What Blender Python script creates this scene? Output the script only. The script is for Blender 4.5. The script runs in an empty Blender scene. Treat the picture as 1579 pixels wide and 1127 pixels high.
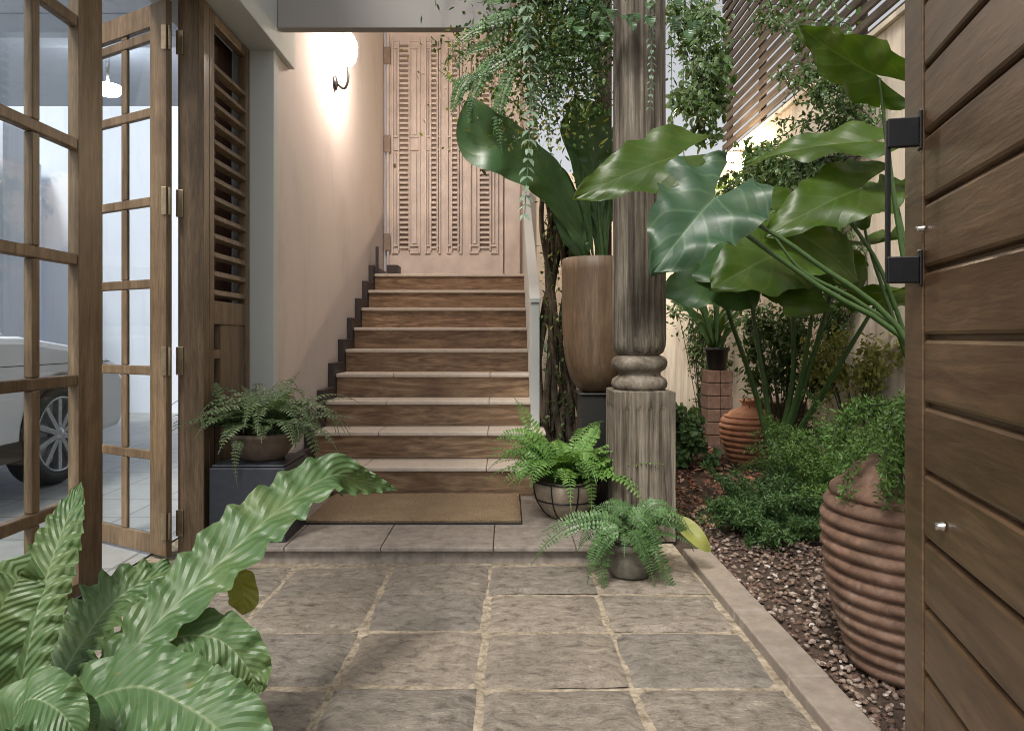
import bpy, math, random
from mathutils import Vector, Matrix, noise
random.seed(7)
S = bpy.context.scene
COL = S.collection
R = math.radians
F = 1065.0          # focal length in photo pixels
CX, CY = 782.0, 520.0
EYE = 0.98

# ------------------------------------------------------------------ camera, sky, sun, exposure
cam = bpy.data.cameras.new('camera'); cam_o = bpy.data.objects.new('camera', cam); COL.objects.link(cam_o)
cam_o.location = (0, 0, EYE); cam_o.rotation_euler = (R(90), 0, 0)
cam.sensor_width = 36.0; cam.lens = 36.0 * F / 1579.0
cam.shift_x = (789.5 - CX) / 1579.0
cam.shift_y = -(563.5 - CY) / 1579.0
cam.clip_start = 0.05; cam.clip_end = 600
S.camera = cam_o
SUN_EL, SUN_AZ = R(52), R(205)
w = bpy.data.worlds.new('World'); S.world = w; w.use_nodes = True
nt = w.node_tree
bg = nt.nodes['Background']
sky = nt.nodes.new('ShaderNodeTexSky'); sky.sky_type = 'NISHITA'; sky.sun_disc = False
sky.sun_elevation = SUN_EL; sky.sun_rotation = SUN_AZ; sky.dust_density = 4.0; sky.air_density = 1.2; sky.ozone_density = 0.6
hs = nt.nodes.new('ShaderNodeHueSaturation'); hs.inputs['Saturation'].default_value = .14; hs.inputs['Value'].default_value = 1.1
nt.links.new(sky.outputs[0], hs.inputs['Color']); nt.links.new(hs.outputs[0], bg.inputs[0]); bg.inputs[1].default_value = 0.09
sun = bpy.data.lights.new('sun', 'SUN'); sun.energy = 2.1; sun.angle = R(12); sun.color = (1.0, 0.95, 0.87)
sun_o = bpy.data.objects.new('sun', sun); COL.objects.link(sun_o)
d = Vector((math.sin(SUN_AZ) * math.cos(SUN_EL), math.cos(SUN_AZ) * math.cos(SUN_EL), math.sin(SUN_EL)))
sun_o.rotation_euler = d.to_track_quat('Z', 'Y').to_euler(); sun_o.location = (-2, -6, 9)
S.view_settings.view_transform = 'Standard'; S.view_settings.look = 'None'
S.view_settings.exposure = 0.78; S.view_settings.gamma = 1.0
S.render.engine = 'CYCLES'
S.cycles.max_bounces = 8; S.cycles.transparent_max_bounces = 12; S.cycles.use_denoising = True; S.cycles.filter_width = 1.0

# ------------------------------------------------------------------ helpers
def P(px, py, D):
    return Vector(((px - CX) / F * D, D, EYE - (py - CY) / F * D))

class MB:
    def __init__(s): s.v = []; s.f = []; s.uv = []; s.sm = []
    def quadface(s, idx, smooth=False): s.f.append(tuple(idx)); s.sm.append(smooth)
    def add(s, verts, faces, smooth=False, uvs=None):
        o = len(s.v); s.v += [tuple(v) for v in verts]
        s.uv += list(uvs) if uvs else [(v[0], v[2]) for v in verts]
        for f in faces: s.f.append(tuple(o + i for i in f)); s.sm.append(smooth)
    def box(s, x0, x1, y0, y1, z0, z1, M=None):
        vs = [Vector(p) for p in ((x0,y0,z0),(x1,y0,z0),(x1,y1,z0),(x0,y1,z0),(x0,y0,z1),(x1,y0,z1),(x1,y1,z1),(x0,y1,z1))]
        if M: vs = [M @ v for v in vs]
        s.add(vs, [(0,3,2,1),(4,5,6,7),(0,1,5,4),(1,2,6,5),(2,3,7,6),(3,0,4,7)])
    def prism(s, poly, axis, a, b):
        n = len(poly)
        def mk(p, c): return (c, p[0], p[1]) if axis == 'x' else ((p[0], c, p[1]) if axis == 'y' else (p[0], p[1], c))
        vs = [mk(p, a) for p in poly] + [mk(p, b) for p in poly]
        fs = [tuple(range(n))[::-1], tuple(range(n, 2*n))] + [(i, (i+1) % n, n + (i+1) % n, n + i) for i in range(n)]
        s.add(vs, fs)
    def lathe(s, prof, c=(0,0,0), seg=40, rmod=None, M=None, smooth=True):
        n = len(prof); vs = []; uv = []
        for k in range(seg):
            a = 2*math.pi*k/seg
            for (r, z) in prof:
                rr = r * (rmod(a, z) if rmod else 1.0)
                v = Vector((rr*math.cos(a), rr*math.sin(a), z))
                v = (M @ v) if M else v + Vector(c)
                vs.append(v); uv.append((k/seg, z))
        fs = [(k*n+i, ((k+1) % seg)*n+i, ((k+1) % seg)*n+i+1, k*n+i+1) for k in range(seg) for i in range(n-1)]
        s.add(vs, fs, smooth, uv)
    def tube(s, pts, rad, seg=7, cap=True):
        pts = [Vector(p) for p in pts]; n = len(pts)
        rads = rad if isinstance(rad, (list, tuple)) else [rad]*n
        vs = []; uv = []; ref = Vector((0.13, 0.31, 0.94))
        prev = None; L = 0
        for i, p in enumerate(pts):
            t = (pts[min(i+1, n-1)] - pts[max(i-1, 0)])
            t = t.normalized() if t.length > 1e-9 else Vector((0,0,1))
            if prev is None:
                u = t.cross(ref)
                if u.length < .05: u = t.cross(Vector((1,0,0)))
            else: u = prev - t*prev.dot(t)
            u.normalize(); prev = u; vv = t.cross(u)
            if i: L += (p - pts[i-1]).length
            for k in range(seg):
                a = 2*math.pi*k/seg
                vs.append(p + (u*math.cos(a) + vv*math.sin(a))*rads[i]); uv.append((k/seg, L))
        fs = [(i*seg+k, i*seg+(k+1) % seg, (i+1)*seg+(k+1) % seg, (i+1)*seg+k) for i in range(n-1) for k in range(seg)]
        if cap: fs += [tuple(range(seg))[::-1], tuple(range((n-1)*seg, n*seg))]
        s.add(vs, fs, True, uv)
    def build(s, name, mat, parent=None, bevel=0.0, sharp=None):
        me = bpy.data.meshes.new(name); me.from_pydata(s.v, [], s.f)
        me.polygons.foreach_set('use_smooth', s.sm)
        uvl = me.uv_layers.new(name='UVMap')
        li = [0]*len(me.loops); me.loops.foreach_get('vertex_index', li)
        flat = []
        for i in li: flat += (s.uv[i][0], s.uv[i][1])
        uvl.data.foreach_set('uv', flat)
        me.materials.append(mat); me.update()
        if sharp: me.set_sharp_from_angle(angle=R(sharp))
        o = bpy.data.objects.new(name, me); COL.objects.link(o)
        if parent:
            o.parent = parent
            o.matrix_parent_inverse = parent.matrix_world.inverted() if parent.get('_mw') is None else Matrix(parent['_mw']).inverted()
        if bevel:
            b = o.modifiers.new('bevel', 'BEVEL'); b.width = bevel; b.segments = 2; b.limit_method = 'ANGLE'; b.angle_limit = R(40)
        return o

def tag(o, label=None, cat=None, group=None, kind=None):
    if label: o['label'] = label
    if cat: o['category'] = cat
    if group: o['group'] = group
    if kind: o['kind'] = kind
    return o
def thing(name, label, cat, loc=(0,0,0), group=None):
    o = bpy.data.objects.new(name, None); COL.objects.link(o); o.location = loc; o.empty_display_size = .05
    o.matrix_world = Matrix.Translation(loc)
    return tag(o, label, cat, group)

def smooth_path(pts, n):
    pts = [Vector(p) for p in pts]
    if len(pts) == 2: return [pts[0].lerp(pts[1], i/n) for i in range(n+1)]
    out = []; m = len(pts) - 1
    for i in range(n+1):
        t = i/n*m; k = min(int(t), m-1); u = t - k
        p1, p2 = pts[k], pts[k+1]
        p0 = pts[k-1] if k else p1*2 - p2
        p3 = pts[k+2] if k+2 <= m else p2*2 - p1
        out.append(0.5*((2*p1) + (p2-p0)*u + (2*p0-5*p1+4*p2-p3)*u*u + (3*p1-p0-3*p2+p3)*u*u*u))
    return out

# ------------------------------------------------------------------ materials
def new_mat(name):
    m = bpy.data.materials.new(name); m.use_nodes = True
    t = m.node_tree; b = t.nodes['Principled BSDF']
    return m, t, b
def N(t, ty, **kw):
    n = t.nodes.new(ty)
    for k, v in kw.items(): setattr(n, k, v)
    return n
def ramp(t, fac, stops):
    r = N(t, 'ShaderNodeValToRGB'); e = r.color_ramp.elements
    while len(e) < len(stops): e.new(0.5)
    for el, (p, c) in zip(e, stops): el.position = p; el.color = (*c, 1) if len(c) == 3 else c
    t.links.new(fac, r.inputs[0]); return r.outputs[0]
def mapping(t, scale, src='Object', rot=(0,0,0)):
    tc = N(t, 'ShaderNodeTexCoord'); mp = N(t, 'ShaderNodeMapping')
    mp.inputs['Scale'].default_value = scale; mp.inputs['Rotation'].default_value = rot
    t.links.new(tc.outputs[src], mp.inputs[0]); return mp.outputs[0]
def noise_tex(t, vec, scale, detail=6, rough=.6, dist=0):
    n = N(t, 'ShaderNodeTexNoise'); n.inputs['Scale'].default_value = scale; n.inputs['Detail'].default_value = detail
    n.inputs['Roughness'].default_value = rough; n.inputs['Distortion'].default_value = dist
    t.links.new(vec, n.inputs['Vector']); return n.outputs[0]
def bump(t, b, h, strength, dist=.01):
    bp = N(t, 'ShaderNodeBump'); bp.inputs['Strength'].default_value = strength; bp.inputs['Distance'].default_value = dist
    t.links.new(h, bp.inputs['Height']); t.links.new(bp.outputs[0], b.inputs['Normal'])
def mixc(t, fac, a, b, mode='MIX'):
    m = N(t, 'ShaderNodeMix', data_type='RGBA', blend_type=mode)
    if isinstance(fac, (int, float)): m.inputs[0].default_value = fac
    else: t.links.new(fac, m.inputs[0])
    for s_, i in ((a, 6), (b, 7)):
        if isinstance(s_, tuple): m.inputs[i].default_value = (*s_, 1)
        else: t.links.new(s_, m.inputs[i])
    return m.outputs[2]
def grain(name, c0, c1, c2, stretch, scale=3.0, rough=.5, bs=.25, dirt=None, dist=1.0, spec=.4):
    m, t, b = new_mat(name)
    v = mapping(t, stretch)
    n1 = noise_tex(t, v, scale, 8, .65, dist)
    n2 = noise_tex(t, v, scale*7, 4, .6, .3)
    c = ramp(t, n1, [(.30, c0), (.5, c1), (.68, c2)])
    c = mixc(t, .45, c, ramp(t, n2, [(.35, (0.22,)*3), (.62, (1.0,)*3)]), 'MULTIPLY')
    n3 = noise_tex(t, mapping(t, (1,1,1)), 3.3, 4, .6)
    c = mixc(t, ramp(t, n3, [(.45, (0,0,0)), (.7, (.55,)*3)]), c, dirt or tuple(x*.6 for x in c0))
    g_ = N(t, 'ShaderNodeNewGeometry')
    c = mixc(t, 1.0, c, ramp(t, g_.outputs['Random Per Island'], [(0, (.74,.74,.74)), (1, (1.0,.98,.95))]), 'MULTIPLY')
    t.links.new(c, b.inputs['Base Color']); b.inputs['Roughness'].default_value = rough
    b.inputs['Specular IOR Level'].default_value = spec
    bump(t, b, n2, bs, .004)
    return m
def speckle(name, cols, scale, rough=.85, bs=.5, bdist=.006, big=2.0, stretch=(1,1,1)):
    m, t, b = new_mat(name)
    v = mapping(t, stretch)
    n1 = noise_tex(t, v, scale, 8, .7); n2 = noise_tex(t, v, big, 5, .6, .5)
    c = ramp(t, n1, [(.3, cols[0]), (.52, cols[1]), (.72, cols[2])])
    c = mixc(t, ramp(t, n2, [(.35, (0,0,0)), (.7, (.5,)*3)]), c, cols[0])
    t.links.new(c, b.inputs['Base Color']); b.inputs['Roughness'].default_value = rough
    bump(t, b, n1, bs, bdist); return m
def plain(name, col, rough=.5, metal=0, spec=.5, bs=.15, sc=40):
    m, t, b = new_mat(name)
    n1 = noise_tex(t, mapping(t, (1,1,1)), sc, 4, .6)
    c = mixc(t, ramp(t, n1, [(.3, (0,0,0)), (.75, (1,)*3)]), tuple(x*.78 for x in col), tuple(min(1, x*1.12) for x in col))
    t.links.new(c, b.inputs['Base Color']); b.inputs['Roughness'].default_value = rough
    b.inputs['Metallic'].default_value = metal; b.inputs['Specular IOR Level'].default_value = spec
    bump(t, b, n1, bs, .002); return m
def plaster(name, col, stain, rough=.9, sv=(5,5,.35)):
    m, t, b = new_mat(name)
    n1 = noise_tex(t, mapping(t, (1,1,1)), 2.0, 6, .6)
    n2 = noise_tex(t, mapping(t, sv), 1.6, 7, .68, .4)
    n3 = noise_tex(t, mapping(t, (1,1,1)), 90, 3, .5)
    c = mixc(t, ramp(t, n1, [(.4, (0,0,0)), (.75, (.35,)*3)]), col, tuple(x*.86 for x in col))
    c = mixc(t, ramp(t, n2, [(.52, (0,0,0)), (.8, (1,)*3)]), c, stain)
    t.links.new(c, b.inputs['Base Color']); b.inputs['Roughness'].default_value = rough
    bump(t, b, n3, .2, .003); return m
def leaf_mat(name, dark, light, vein, nveins=14, slant=.55, rough=.35, trans=.25, vstr=.5, coat=0.0, spots=0.0):
    """blade material: UV x runs -1..1 across the blade, UV y 0..1 along it"""
    m, t, b = new_mat(name)
    uv = N(t, 'ShaderNodeUVMap'); sep = N(t, 'ShaderNodeSeparateXYZ'); t.links.new(uv.outputs[0], sep.inputs[0])
    def math_(op, a, bb=None):
        n = N(t, 'ShaderNodeMath', operation=op)
        for i, x in enumerate((a, bb)):
            if x is None: continue
            if isinstance(x, (int, float)): n.inputs[i].default_value = x
            else: t.links.new(x, n.inputs[i])
        return n.outputs[0]
    au = math_('ABSOLUTE', sep.outputs[0])
    ph = math_('SUBTRACT', math_('MULTIPLY', sep.outputs[1], nveins), math_('MULTIPLY', au, slant*nveins*.25))
    fr = math_('ABSOLUTE', math_('SUBTRACT', math_('FRACT', ph), .5))
    veins = ramp(t, fr, [(.0, (1,)*3), (.10, (0,0,0))])
    mid = ramp(t, au, [(.0, (1,)*3), (.055, (0,0,0))])
    n1 = noise_tex(t, mapping(t, (1,1,1)), 9, 5, .6)
    oi = N(t, 'ShaderNodeNewGeometry')
    c = ramp(t, n1, [(.3, dark), (.7, light)])
    c = mixc(t, math_('MULTIPLY', oi.outputs['Random Per Island'], .45), c, tuple(min(1, x*1.7) for x in light))
    c = mixc(t, math_('MULTIPLY', veins, vstr), c, vein)
    c = mixc(t, math_('MULTIPLY', mid, .85), c, vein)
    if spots:
        sp = noise_tex(t, mapping(t, (1,1,1)), 34, 5, .7)
        c = mixc(t, ramp(t, sp, [(.63, (0,0,0)), (.72, (spots,)*3)]), c, (.20,.17,.05))
        pat = noise_tex(t, mapping(t, (1,1,1)), 5, 4, .6, .5)
        c = mixc(t, ramp(t, pat, [(.48, (0,0,0)), (.7, (.5,)*3)]), c, tuple(min(1, q*1.25+.02) for q in (light[0]*1.35, light[1], light[2]*.7)))
        ed = math_('MULTIPLY', math_('ADD', math_('POWER', au, 6.0), math_('POWER', sep.outputs[1], 14.0)), sp)
        c = mixc(t, ramp(t, ed, [(.48, (0,0,0)), (.75, (.85,)*3)]), c, (.16,.10,.04))
    t.links.new(c, b.inputs['Base Color']); b.inputs['Roughness'].default_value = rough
    b.inputs['Coat Weight'].default_value = coat; b.inputs['Coat Roughness'].default_value = .25
    bump(t, b, math_('ADD', math_('MULTIPLY', fr, -1.0), math_('MULTIPLY', n1, .3)), .5, .01)
    tr = N(t, 'ShaderNodeBsdfTranslucent'); t.links.new(mixc(t, 1.0, c, (1.0, 1.0, .45), 'MULTIPLY'), tr.inputs[0])
    mx = N(t, 'ShaderNodeMixShader'); mx.inputs[0].default_value = trans
    t.links.new(b.outputs[0], mx.inputs[1]); t.links.new(tr.outputs[0], mx.inputs[2])
    t.links.new(mx.outputs[0], t.nodes['Material Output'].inputs[0])
    return m
def glass_mat(name):
    m, t, b = new_mat(name); t.nodes.remove(b)
    tr = N(t, 'ShaderNodeBsdfTransparent'); tr.inputs[0].default_value = (.93, .96, .97, 1)
    gl = N(t, 'ShaderNodeBsdfGlossy'); gl.inputs['Roughness'].default_value = .02
    lw = N(t, 'ShaderNodeLayerWeight'); lw.inputs[0].default_value = .5
    pw = N(t, 'ShaderNodeMath', operation='POWER'); t.links.new(lw.outputs['Facing'], pw.inputs[0]); pw.inputs[1].default_value = 4.0
    fr = N(t, 'ShaderNodeMath', operation='MULTIPLY_ADD'); t.links.new(pw.outputs[0], fr.inputs[0]); fr.inputs[1].default_value = .55; fr.inputs[2].default_value = .03
    mx = N(t, 'ShaderNodeMixShader'); t.links.new(fr.outputs[0], mx.inputs[0])
    t.links.new(tr.outputs[0], mx.inputs[1]); t.links.new(gl.outputs[0], mx.inputs[2])
    t.links.new(mx.outputs[0], t.nodes['Material Output'].inputs[0]); return m
def emit_mat(name, col, st):
    m, t, b = new_mat(name)
    b.inputs['Base Color'].default_value = (*col, 1); b.inputs['Emission Color'].default_value = (*col, 1); b.inputs['Emission Strength'].default_value = st
    return m
def island_mat(name, stops, rough=.8, bs=.3):
    m, t, b = new_mat(name)
    g = N(t, 'ShaderNodeNewGeometry')
    c = ramp(t, g.outputs['Random Per Island'], stops)
    n1 = noise_tex(t, mapping(t, (1,1,1)), 60, 4, .6)
    c = mixc(t, .4, c, ramp(t, n1, [(.3, (.35,)*3), (.7, (1,)*3)]), 'MULTIPLY')
    t.links.new(c, b.inputs['Base Color']); b.inputs['Roughness'].default_value = rough
    bump(t, b, n1, bs, .003); return m

M = {}
M['door_wood'] = grain('door_wood', (.115,.074,.042), (.205,.14,.083), (.29,.205,.128), (9,9,.7), 2.5, .42, .25)
M['gate_wood'] = grain('gate_wood', (.085,.048,.024), (.15,.09,.048), (.20,.128,.072), (1.0,.8,7), 1.7, .36, .2)
M['column_wood'] = grain('column_wood', (.045,.036,.028), (.20,.172,.138), (.40,.36,.30), (14,14,.55), 2.3, .85, .9, (.05,.04,.03), .6, .2)
M['ring_wood'] = grain('ring_wood', (.06,.048,.038), (.20,.172,.138), (.36,.32,.27), (2.5,2.5,2.5), 3.0, .85, .9, (.05,.04,.03), .6, .2)
M['vase_wood'] = grain('vase_wood', (.095,.058,.032), (.15,.096,.056), (.20,.135,.085), (5,5,.5), 2.0, .55, .3)
M['post_wood'] = grain('post_wood', (.05,.022,.016), (.085,.036,.026), (.12,.055,.04), (6,6,.5), 2.0, .6, .3)
M['bark'] = grain('bark', (.03,.022,.016), (.10,.075,.05), (.20,.155,.11), (7,7,1.4), 2.5, .9, .9)
M['riser'] = grain('riser', (.115,.062,.033), (.29,.185,.11), (.47,.325,.21), (.8,.8,6.5), 1.6, .5, .15, (.12,.065,.038), 4.0)
M['tread'] = speckle('tread', ((.45,.39,.33), (.55,.485,.415), (.64,.57,.50)), 30, .45, .1, .003)
M['skirting'] = plain('skirting', (.045,.035,.034), .5)
def paver_mat():
    m, t, b = new_mat('paver'); v = mapping(t, (1, 1.5, 1))
    n1 = noise_tex(t, v, 19, 11, .74, .4); n2 = noise_tex(t, v, 85, 5, .7); n3 = noise_tex(t, mapping(t, (1,1,1)), 2.2, 6, .65, .8)
    c = ramp(t, n1, [(.32, (.07,.058,.046)), (.46, (.218,.190,.160)), (.60, (.305,.270,.230)), (.73, (.46,.415,.36))])
    c = mixc(t, ramp(t, n2, [(.60, (0,0,0)), (.70, (.75,)*3)]), c, (.42,.39,.34))
    c = mixc(t, ramp(t, n2, [(.30, (.8,)*3), (.40, (0,0,0))]), c, (.05,.042,.034))
    g = N(t, 'ShaderNodeNewGeometry')
    c = mixc(t, 1.0, c, ramp(t, g.outputs['Random Per Island'], [(0, (.86,.87,.87)), (.5, (1.0,.98,.94)), (1, (1.12,1.07,1.0))]), 'MULTIPLY')
    c = mixc(t, ramp(t, n3, [(.5, (0,0,0)), (.72, (.55,)*3)]), c, (.085,.075,.058))
    t.links.new(c, b.inputs['Base Color']); b.inputs['Roughness'].default_value = .72
    h = N(t, 'ShaderNodeMath', operation='MULTIPLY_ADD'); t.links.new(n2, h.inputs[0]); h.inputs[1].default_value = .35; t.links.new(n1, h.inputs[2])
    bump(t, b, h.outputs[0], 1.0, .016); return m
M['paver'] = paver_mat()
M['mortar'] = speckle('mortar', ((.09,.07,.045), (.36,.30,.22), (.56,.48,.38)), 38, .95, .9, .008)
M['slab'] = speckle('slab', ((.13,.11,.095), (.25,.215,.185), (.35,.305,.265)), 22, .6, .4, .004, 1.2)
M['kerb'] = speckle('kerb', ((.17,.14,.115), (.25,.21,.175), (.33,.285,.24)), 18, .55, .3, .003, 2.5)
M['soil'] = speckle('soil', ((.025,.016,.011), (.06,.038,.025), (.11,.07,.05)), 35, .95, .9, .01)
M['ground'] = speckle('ground', ((.08,.075,.065), (.13,.12,.105), (.18,.17,.15)), 3, .9)
M['pebble'] = island_mat('pebble', [(.0, (.05,.03,.022)), (.35, (.12,.07,.05)), (.7, (.20,.135,.10)), (.93, (.33,.27,.23)), (1, (.5,.45,.4))], .6)
M['litter'] = island_mat('litter', [(.0, (.10,.035,.02)), (.4, (.23,.08,.045)), (.75, (.33,.17,.10)), (1, (.5,.36,.26))], .8)
M['pink_wall'] = plaster('pink_wall', (.54,.475,.45), (.43,.375,.35), .9, (1.6,1.6,.7))
M['grey_wall'] = plaster('grey_wall', (.47,.49,.48), (.43,.45,.44))
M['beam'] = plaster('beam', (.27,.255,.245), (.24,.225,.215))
M['white_wall'] = plaster('white_wall', (.64,.69,.78), (.52,.57,.66))
M['cream_wall'] = plaster('cream_wall', (.70,.61,.50), (.26,.19,.13))
M['door_pink'] = plain('door_pink', (.72,.63,.575), .45, bs=.03, sc=5)
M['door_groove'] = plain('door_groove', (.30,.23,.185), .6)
M['coir'] = speckle('coir', ((.15,.10,.055), (.31,.22,.13), (.46,.34,.21)), 120, .95, 1.0, .012, 5)
M['rubber'] = plain('rubber', (.02,.018,.016), .7)
M['black_metal'] = plain('black_metal', (.018,.018,.02), .35, .6)
M['brass'] = plain('brass', (.36,.29,.19), .35, .9)
M['chrome'] = plain('chrome', (.6,.58,.55), .2, 1.0)
M['navy'] = plain('navy', (.030,.034,.046), .4)
M['black_plastic'] = plain('black_plastic', (.014,.014,.013), .45)
M['pot_brown'] = speckle('pot_brown', ((.07,.05,.04), (.14,.105,.08), (.2,.155,.12)), 20, .7, .3)
M['pot_tan'] = speckle('pot_tan', ((.14,.11,.08), (.25,.205,.155), (.33,.28,.22)), 14, .6, .25)
def terracotta_mat():
    m, t, b = new_mat('terracotta')
    n1 = noise_tex(t, mapping(t, (1,1,1)), 14, 8, .7); n2 = noise_tex(t, mapping(t, (1,1,1)), 3.4, 6, .65, .6); n3 = noise_tex(t, mapping(t, (3,3,.8)), 4, 6, .65)
    c = ramp(t, n1, [(.3, (.075,.04,.026)), (.5, (.155,.088,.058)), (.7, (.25,.155,.11))])
    c = mixc(t, ramp(t, n2, [(.5, (0,0,0)), (.7, (.65,)*3)]), c, (.06,.045,.032))
    c = mixc(t, ramp(t, n3, [(.56, (0,0,0)), (.75, (.6,)*3)]), c, (.34,.27,.215))
    t.links.new(c, b.inputs['Base Color']); b.inputs['Roughness'].default_value = .8; bump(t, b, n1, .6, .006); return m
M['terracotta'] = terracotta_mat()
M['terracotta_bright'] = speckle('terracotta_bright', ((.30,.13,.07), (.50,.24,.14), (.62,.38,.26)), 14, .75, .4, .004, 3)
M['stone_pot'] = speckle('stone_pot', ((.08,.075,.06), (.16,.15,.12), (.24,.23,.19)), 24, .9, .6)
M['brick'] = speckle('brick', ((.12,.07,.05), (.2,.12,.085), (.28,.18,.13)), 26, .9, .6)
M['slat_wood'] = grain('slat_wood', (.045,.034,.026), (.085,.063,.046), (.13,.10,.075), (6,.6,6), 2, .7, .3)
M['glass'] = glass_mat('glass')
M['car_paint'] = plain('car_paint', (.78,.80,.82), .25, 0, .6, 0.0, .5); M['car_paint'].node_tree.nodes['Principled BSDF'].inputs['Coat Weight'].default_value = .6
M['car_glass'] = plain('car_glass', (.02,.024,.028), .08, 0, .7, 0)
M['alloy'] = plain('alloy', (.55,.56,.58), .3, .8, .5, 0)
M['lamp_glow'] = emit_mat('lamp_glow', (1.0,.82,.58), 14.0)
M['garden_glow'] = emit_mat('garden_glow', (1.0,.78,.42), 30.0)
M['reflected_glow'] = emit_mat('reflected_glow', (.95,.97,1.0), 14.0)  # emission of the added oval that imitates a reflected light
M['nest_leaf'] = leaf_mat('nest_leaf', (.030,.075,.022), (.09,.158,.062), (.22,.29,.15), 26, .5, .42, .34, .28, .05, .8)
M['nest_old'] = leaf_mat('nest_old', (.16,.17,.03), (.25,.25,.05), (.32,.3,.1), 10, .6, .4, .25, .3)
M['alocasia_leaf'] = leaf_mat('alocasia_leaf', (.022,.052,.006), (.05,.095,.010), (.10,.16,.04), 6, 1.0, .38, .45, .35, 0, .7)
M['alocasia_blue'] = leaf_mat('alocasia_blue', (.012,.038,.018), (.028,.066,.032), (.10,.165,.09), 6, 1.0, .42, .15, .5, 0, .5)
M['dark_leaf'] = leaf_mat('dark_leaf', (.022,.058,.020), (.042,.095,.034), (.06,.12,.045), 7, .8, .36, .2, .35, 0, .5)
M['stem_green'] = plain('stem_green', (.045,.09,.026), .35)
M['stem_dark'] = plain('stem_dark', (.03,.045,.018), .5)
M['fern_bright'] = leaf_mat('fern_bright', (.07,.16,.03), (.14,.27,.06), (.2,.32,.1), 3, .5, .4, .3, .2)
M['fern_grey'] = leaf_mat('fern_grey', (.065,.105,.045), (.13,.185,.085), (.24,.29,.16), 3, .5, .45, .25, .2)
M['fern_dark'] = leaf_mat('fern_dark', (.030,.078,.022), (.078,.155,.05), (.17,.25,.10), 3, .5, .4, .25, .2)
M['needle'] = leaf_mat('needle', (.038,.085,.014), (.075,.145,.028), (.08,.15,.03), 1, .2, .55, .3, 0)
M['needle_dark'] = leaf_mat('needle_dark', (.028,.068,.018), (.055,.11,.03), (.06,.12,.03), 1, .2, .5, .25, 0)
M['vine_leaf'] = leaf_mat('vine_leaf', (.028,.062,.016), (.06,.11,.028), (.1,.16,.05), 2, .5, .4, .3, .3)
M['vine_yellow'] = leaf_mat('vine_yellow', (.14,.16,.035), (.26,.27,.07), (.3,.3,.12), 2, .5, .4, .35, .3)
M['string_leaf'] = leaf_mat('string_leaf', (.075,.125,.085), (.17,.24,.17), (.3,.36,.27), 1, .5, .35, .2, .2)

# ------------------------------------------------------------------ setting: ground, paving, garden bed
def struct(o): return tag(o, kind='structure')
m = MB(); m.add([(-300,-300,-.06),(300,-300,-.06),(300,300,-.06),(-300,300,-.06)], [(0,1,2,3)]); struct(m.build('ground', M['ground']))
m = MB(); m.add([(-1.62,-2,-.011),(.795,-2,-.011),(.795,3.6,-.011),(-1.62,3.6,-.011)], [(0,1,2,3)]); struct(m.build('paving_bed', M['mortar']))
def paver(mb, x0, x1, y0, y1, n=12):
    vs = []; uv = []; z0 = random.uniform(-.002, .002); tx, ty = random.uniform(-.006,.006), random.uniform(-.006,.006)
    off = Vector((random.uniform(0,50), random.uniform(0,50), 0))
    for j in range(n+1):
        for i in range(n+1):
            u, v = i/n, j/n
            x = x0 + (x1-x0)*u; y = y0 + (y1-y0)*v
            e = min(u, 1-u, v, 1-v)
            if i in (0, n): x += .005*noise.noise(Vector((x*3, y*14, 1)) + off)
            if j in (0, n): y += .005*noise.noise(Vector((x*14, y*3, 7)) + off)
            q = Vector((x, y, 0))*1.0 + off
            z = z0 + tx*(u-.5) + ty*(v-.5) + .0035*noise.noise(q*7) + .0022*noise.noise(Vector((q.x*10, q.y*26, 0)))
            if e == 0: z -= .012
            vs.append((x, y, z)); uv.append((x, y))
    fs = [(j*(n+1)+i, j*(n+1)+i+1, (j+1)*(n+1)+i+1, (j+1)*(n+1)+i) for j in range(n) for i in range(n)]
    mb.add(vs, fs, True, uv)
m = MB()
xs = [-1.345, -.905, -.492, -.076, .352, .785]
ys = [2.985, 2.655, 2.315, 1.945, 1.56, 1.18, .80, .42, .04, -.34, -.72, -1.1, -1.5]
for k in range(len(xs)-1):
    for r in range(len(ys)-1):
        if (k, r) in ((1, 1), (0, 3)): continue
        y1 = ys[r]; y0 = ys[r+1]
        if (k, r) in ((1, 0), (0, 2)): y0 = ys[r+2]
        g = .0062
        sk = .02*(r-2) * 0
        j = [random.uniform(-.004,.004) for _ in range(4)]
        paver(m, xs[k]+g+j[0], xs[k+1]-g+j[1], y0+g*.8+j[2], y1-g*.8+j[3])
for r in range(len(ys)-1): paver(m, -1.60, xs[0]-.011, ys[r+1]+.008, ys[r]-.008, 8)
struct(m.build('patio_paving', M['paver']))
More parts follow.
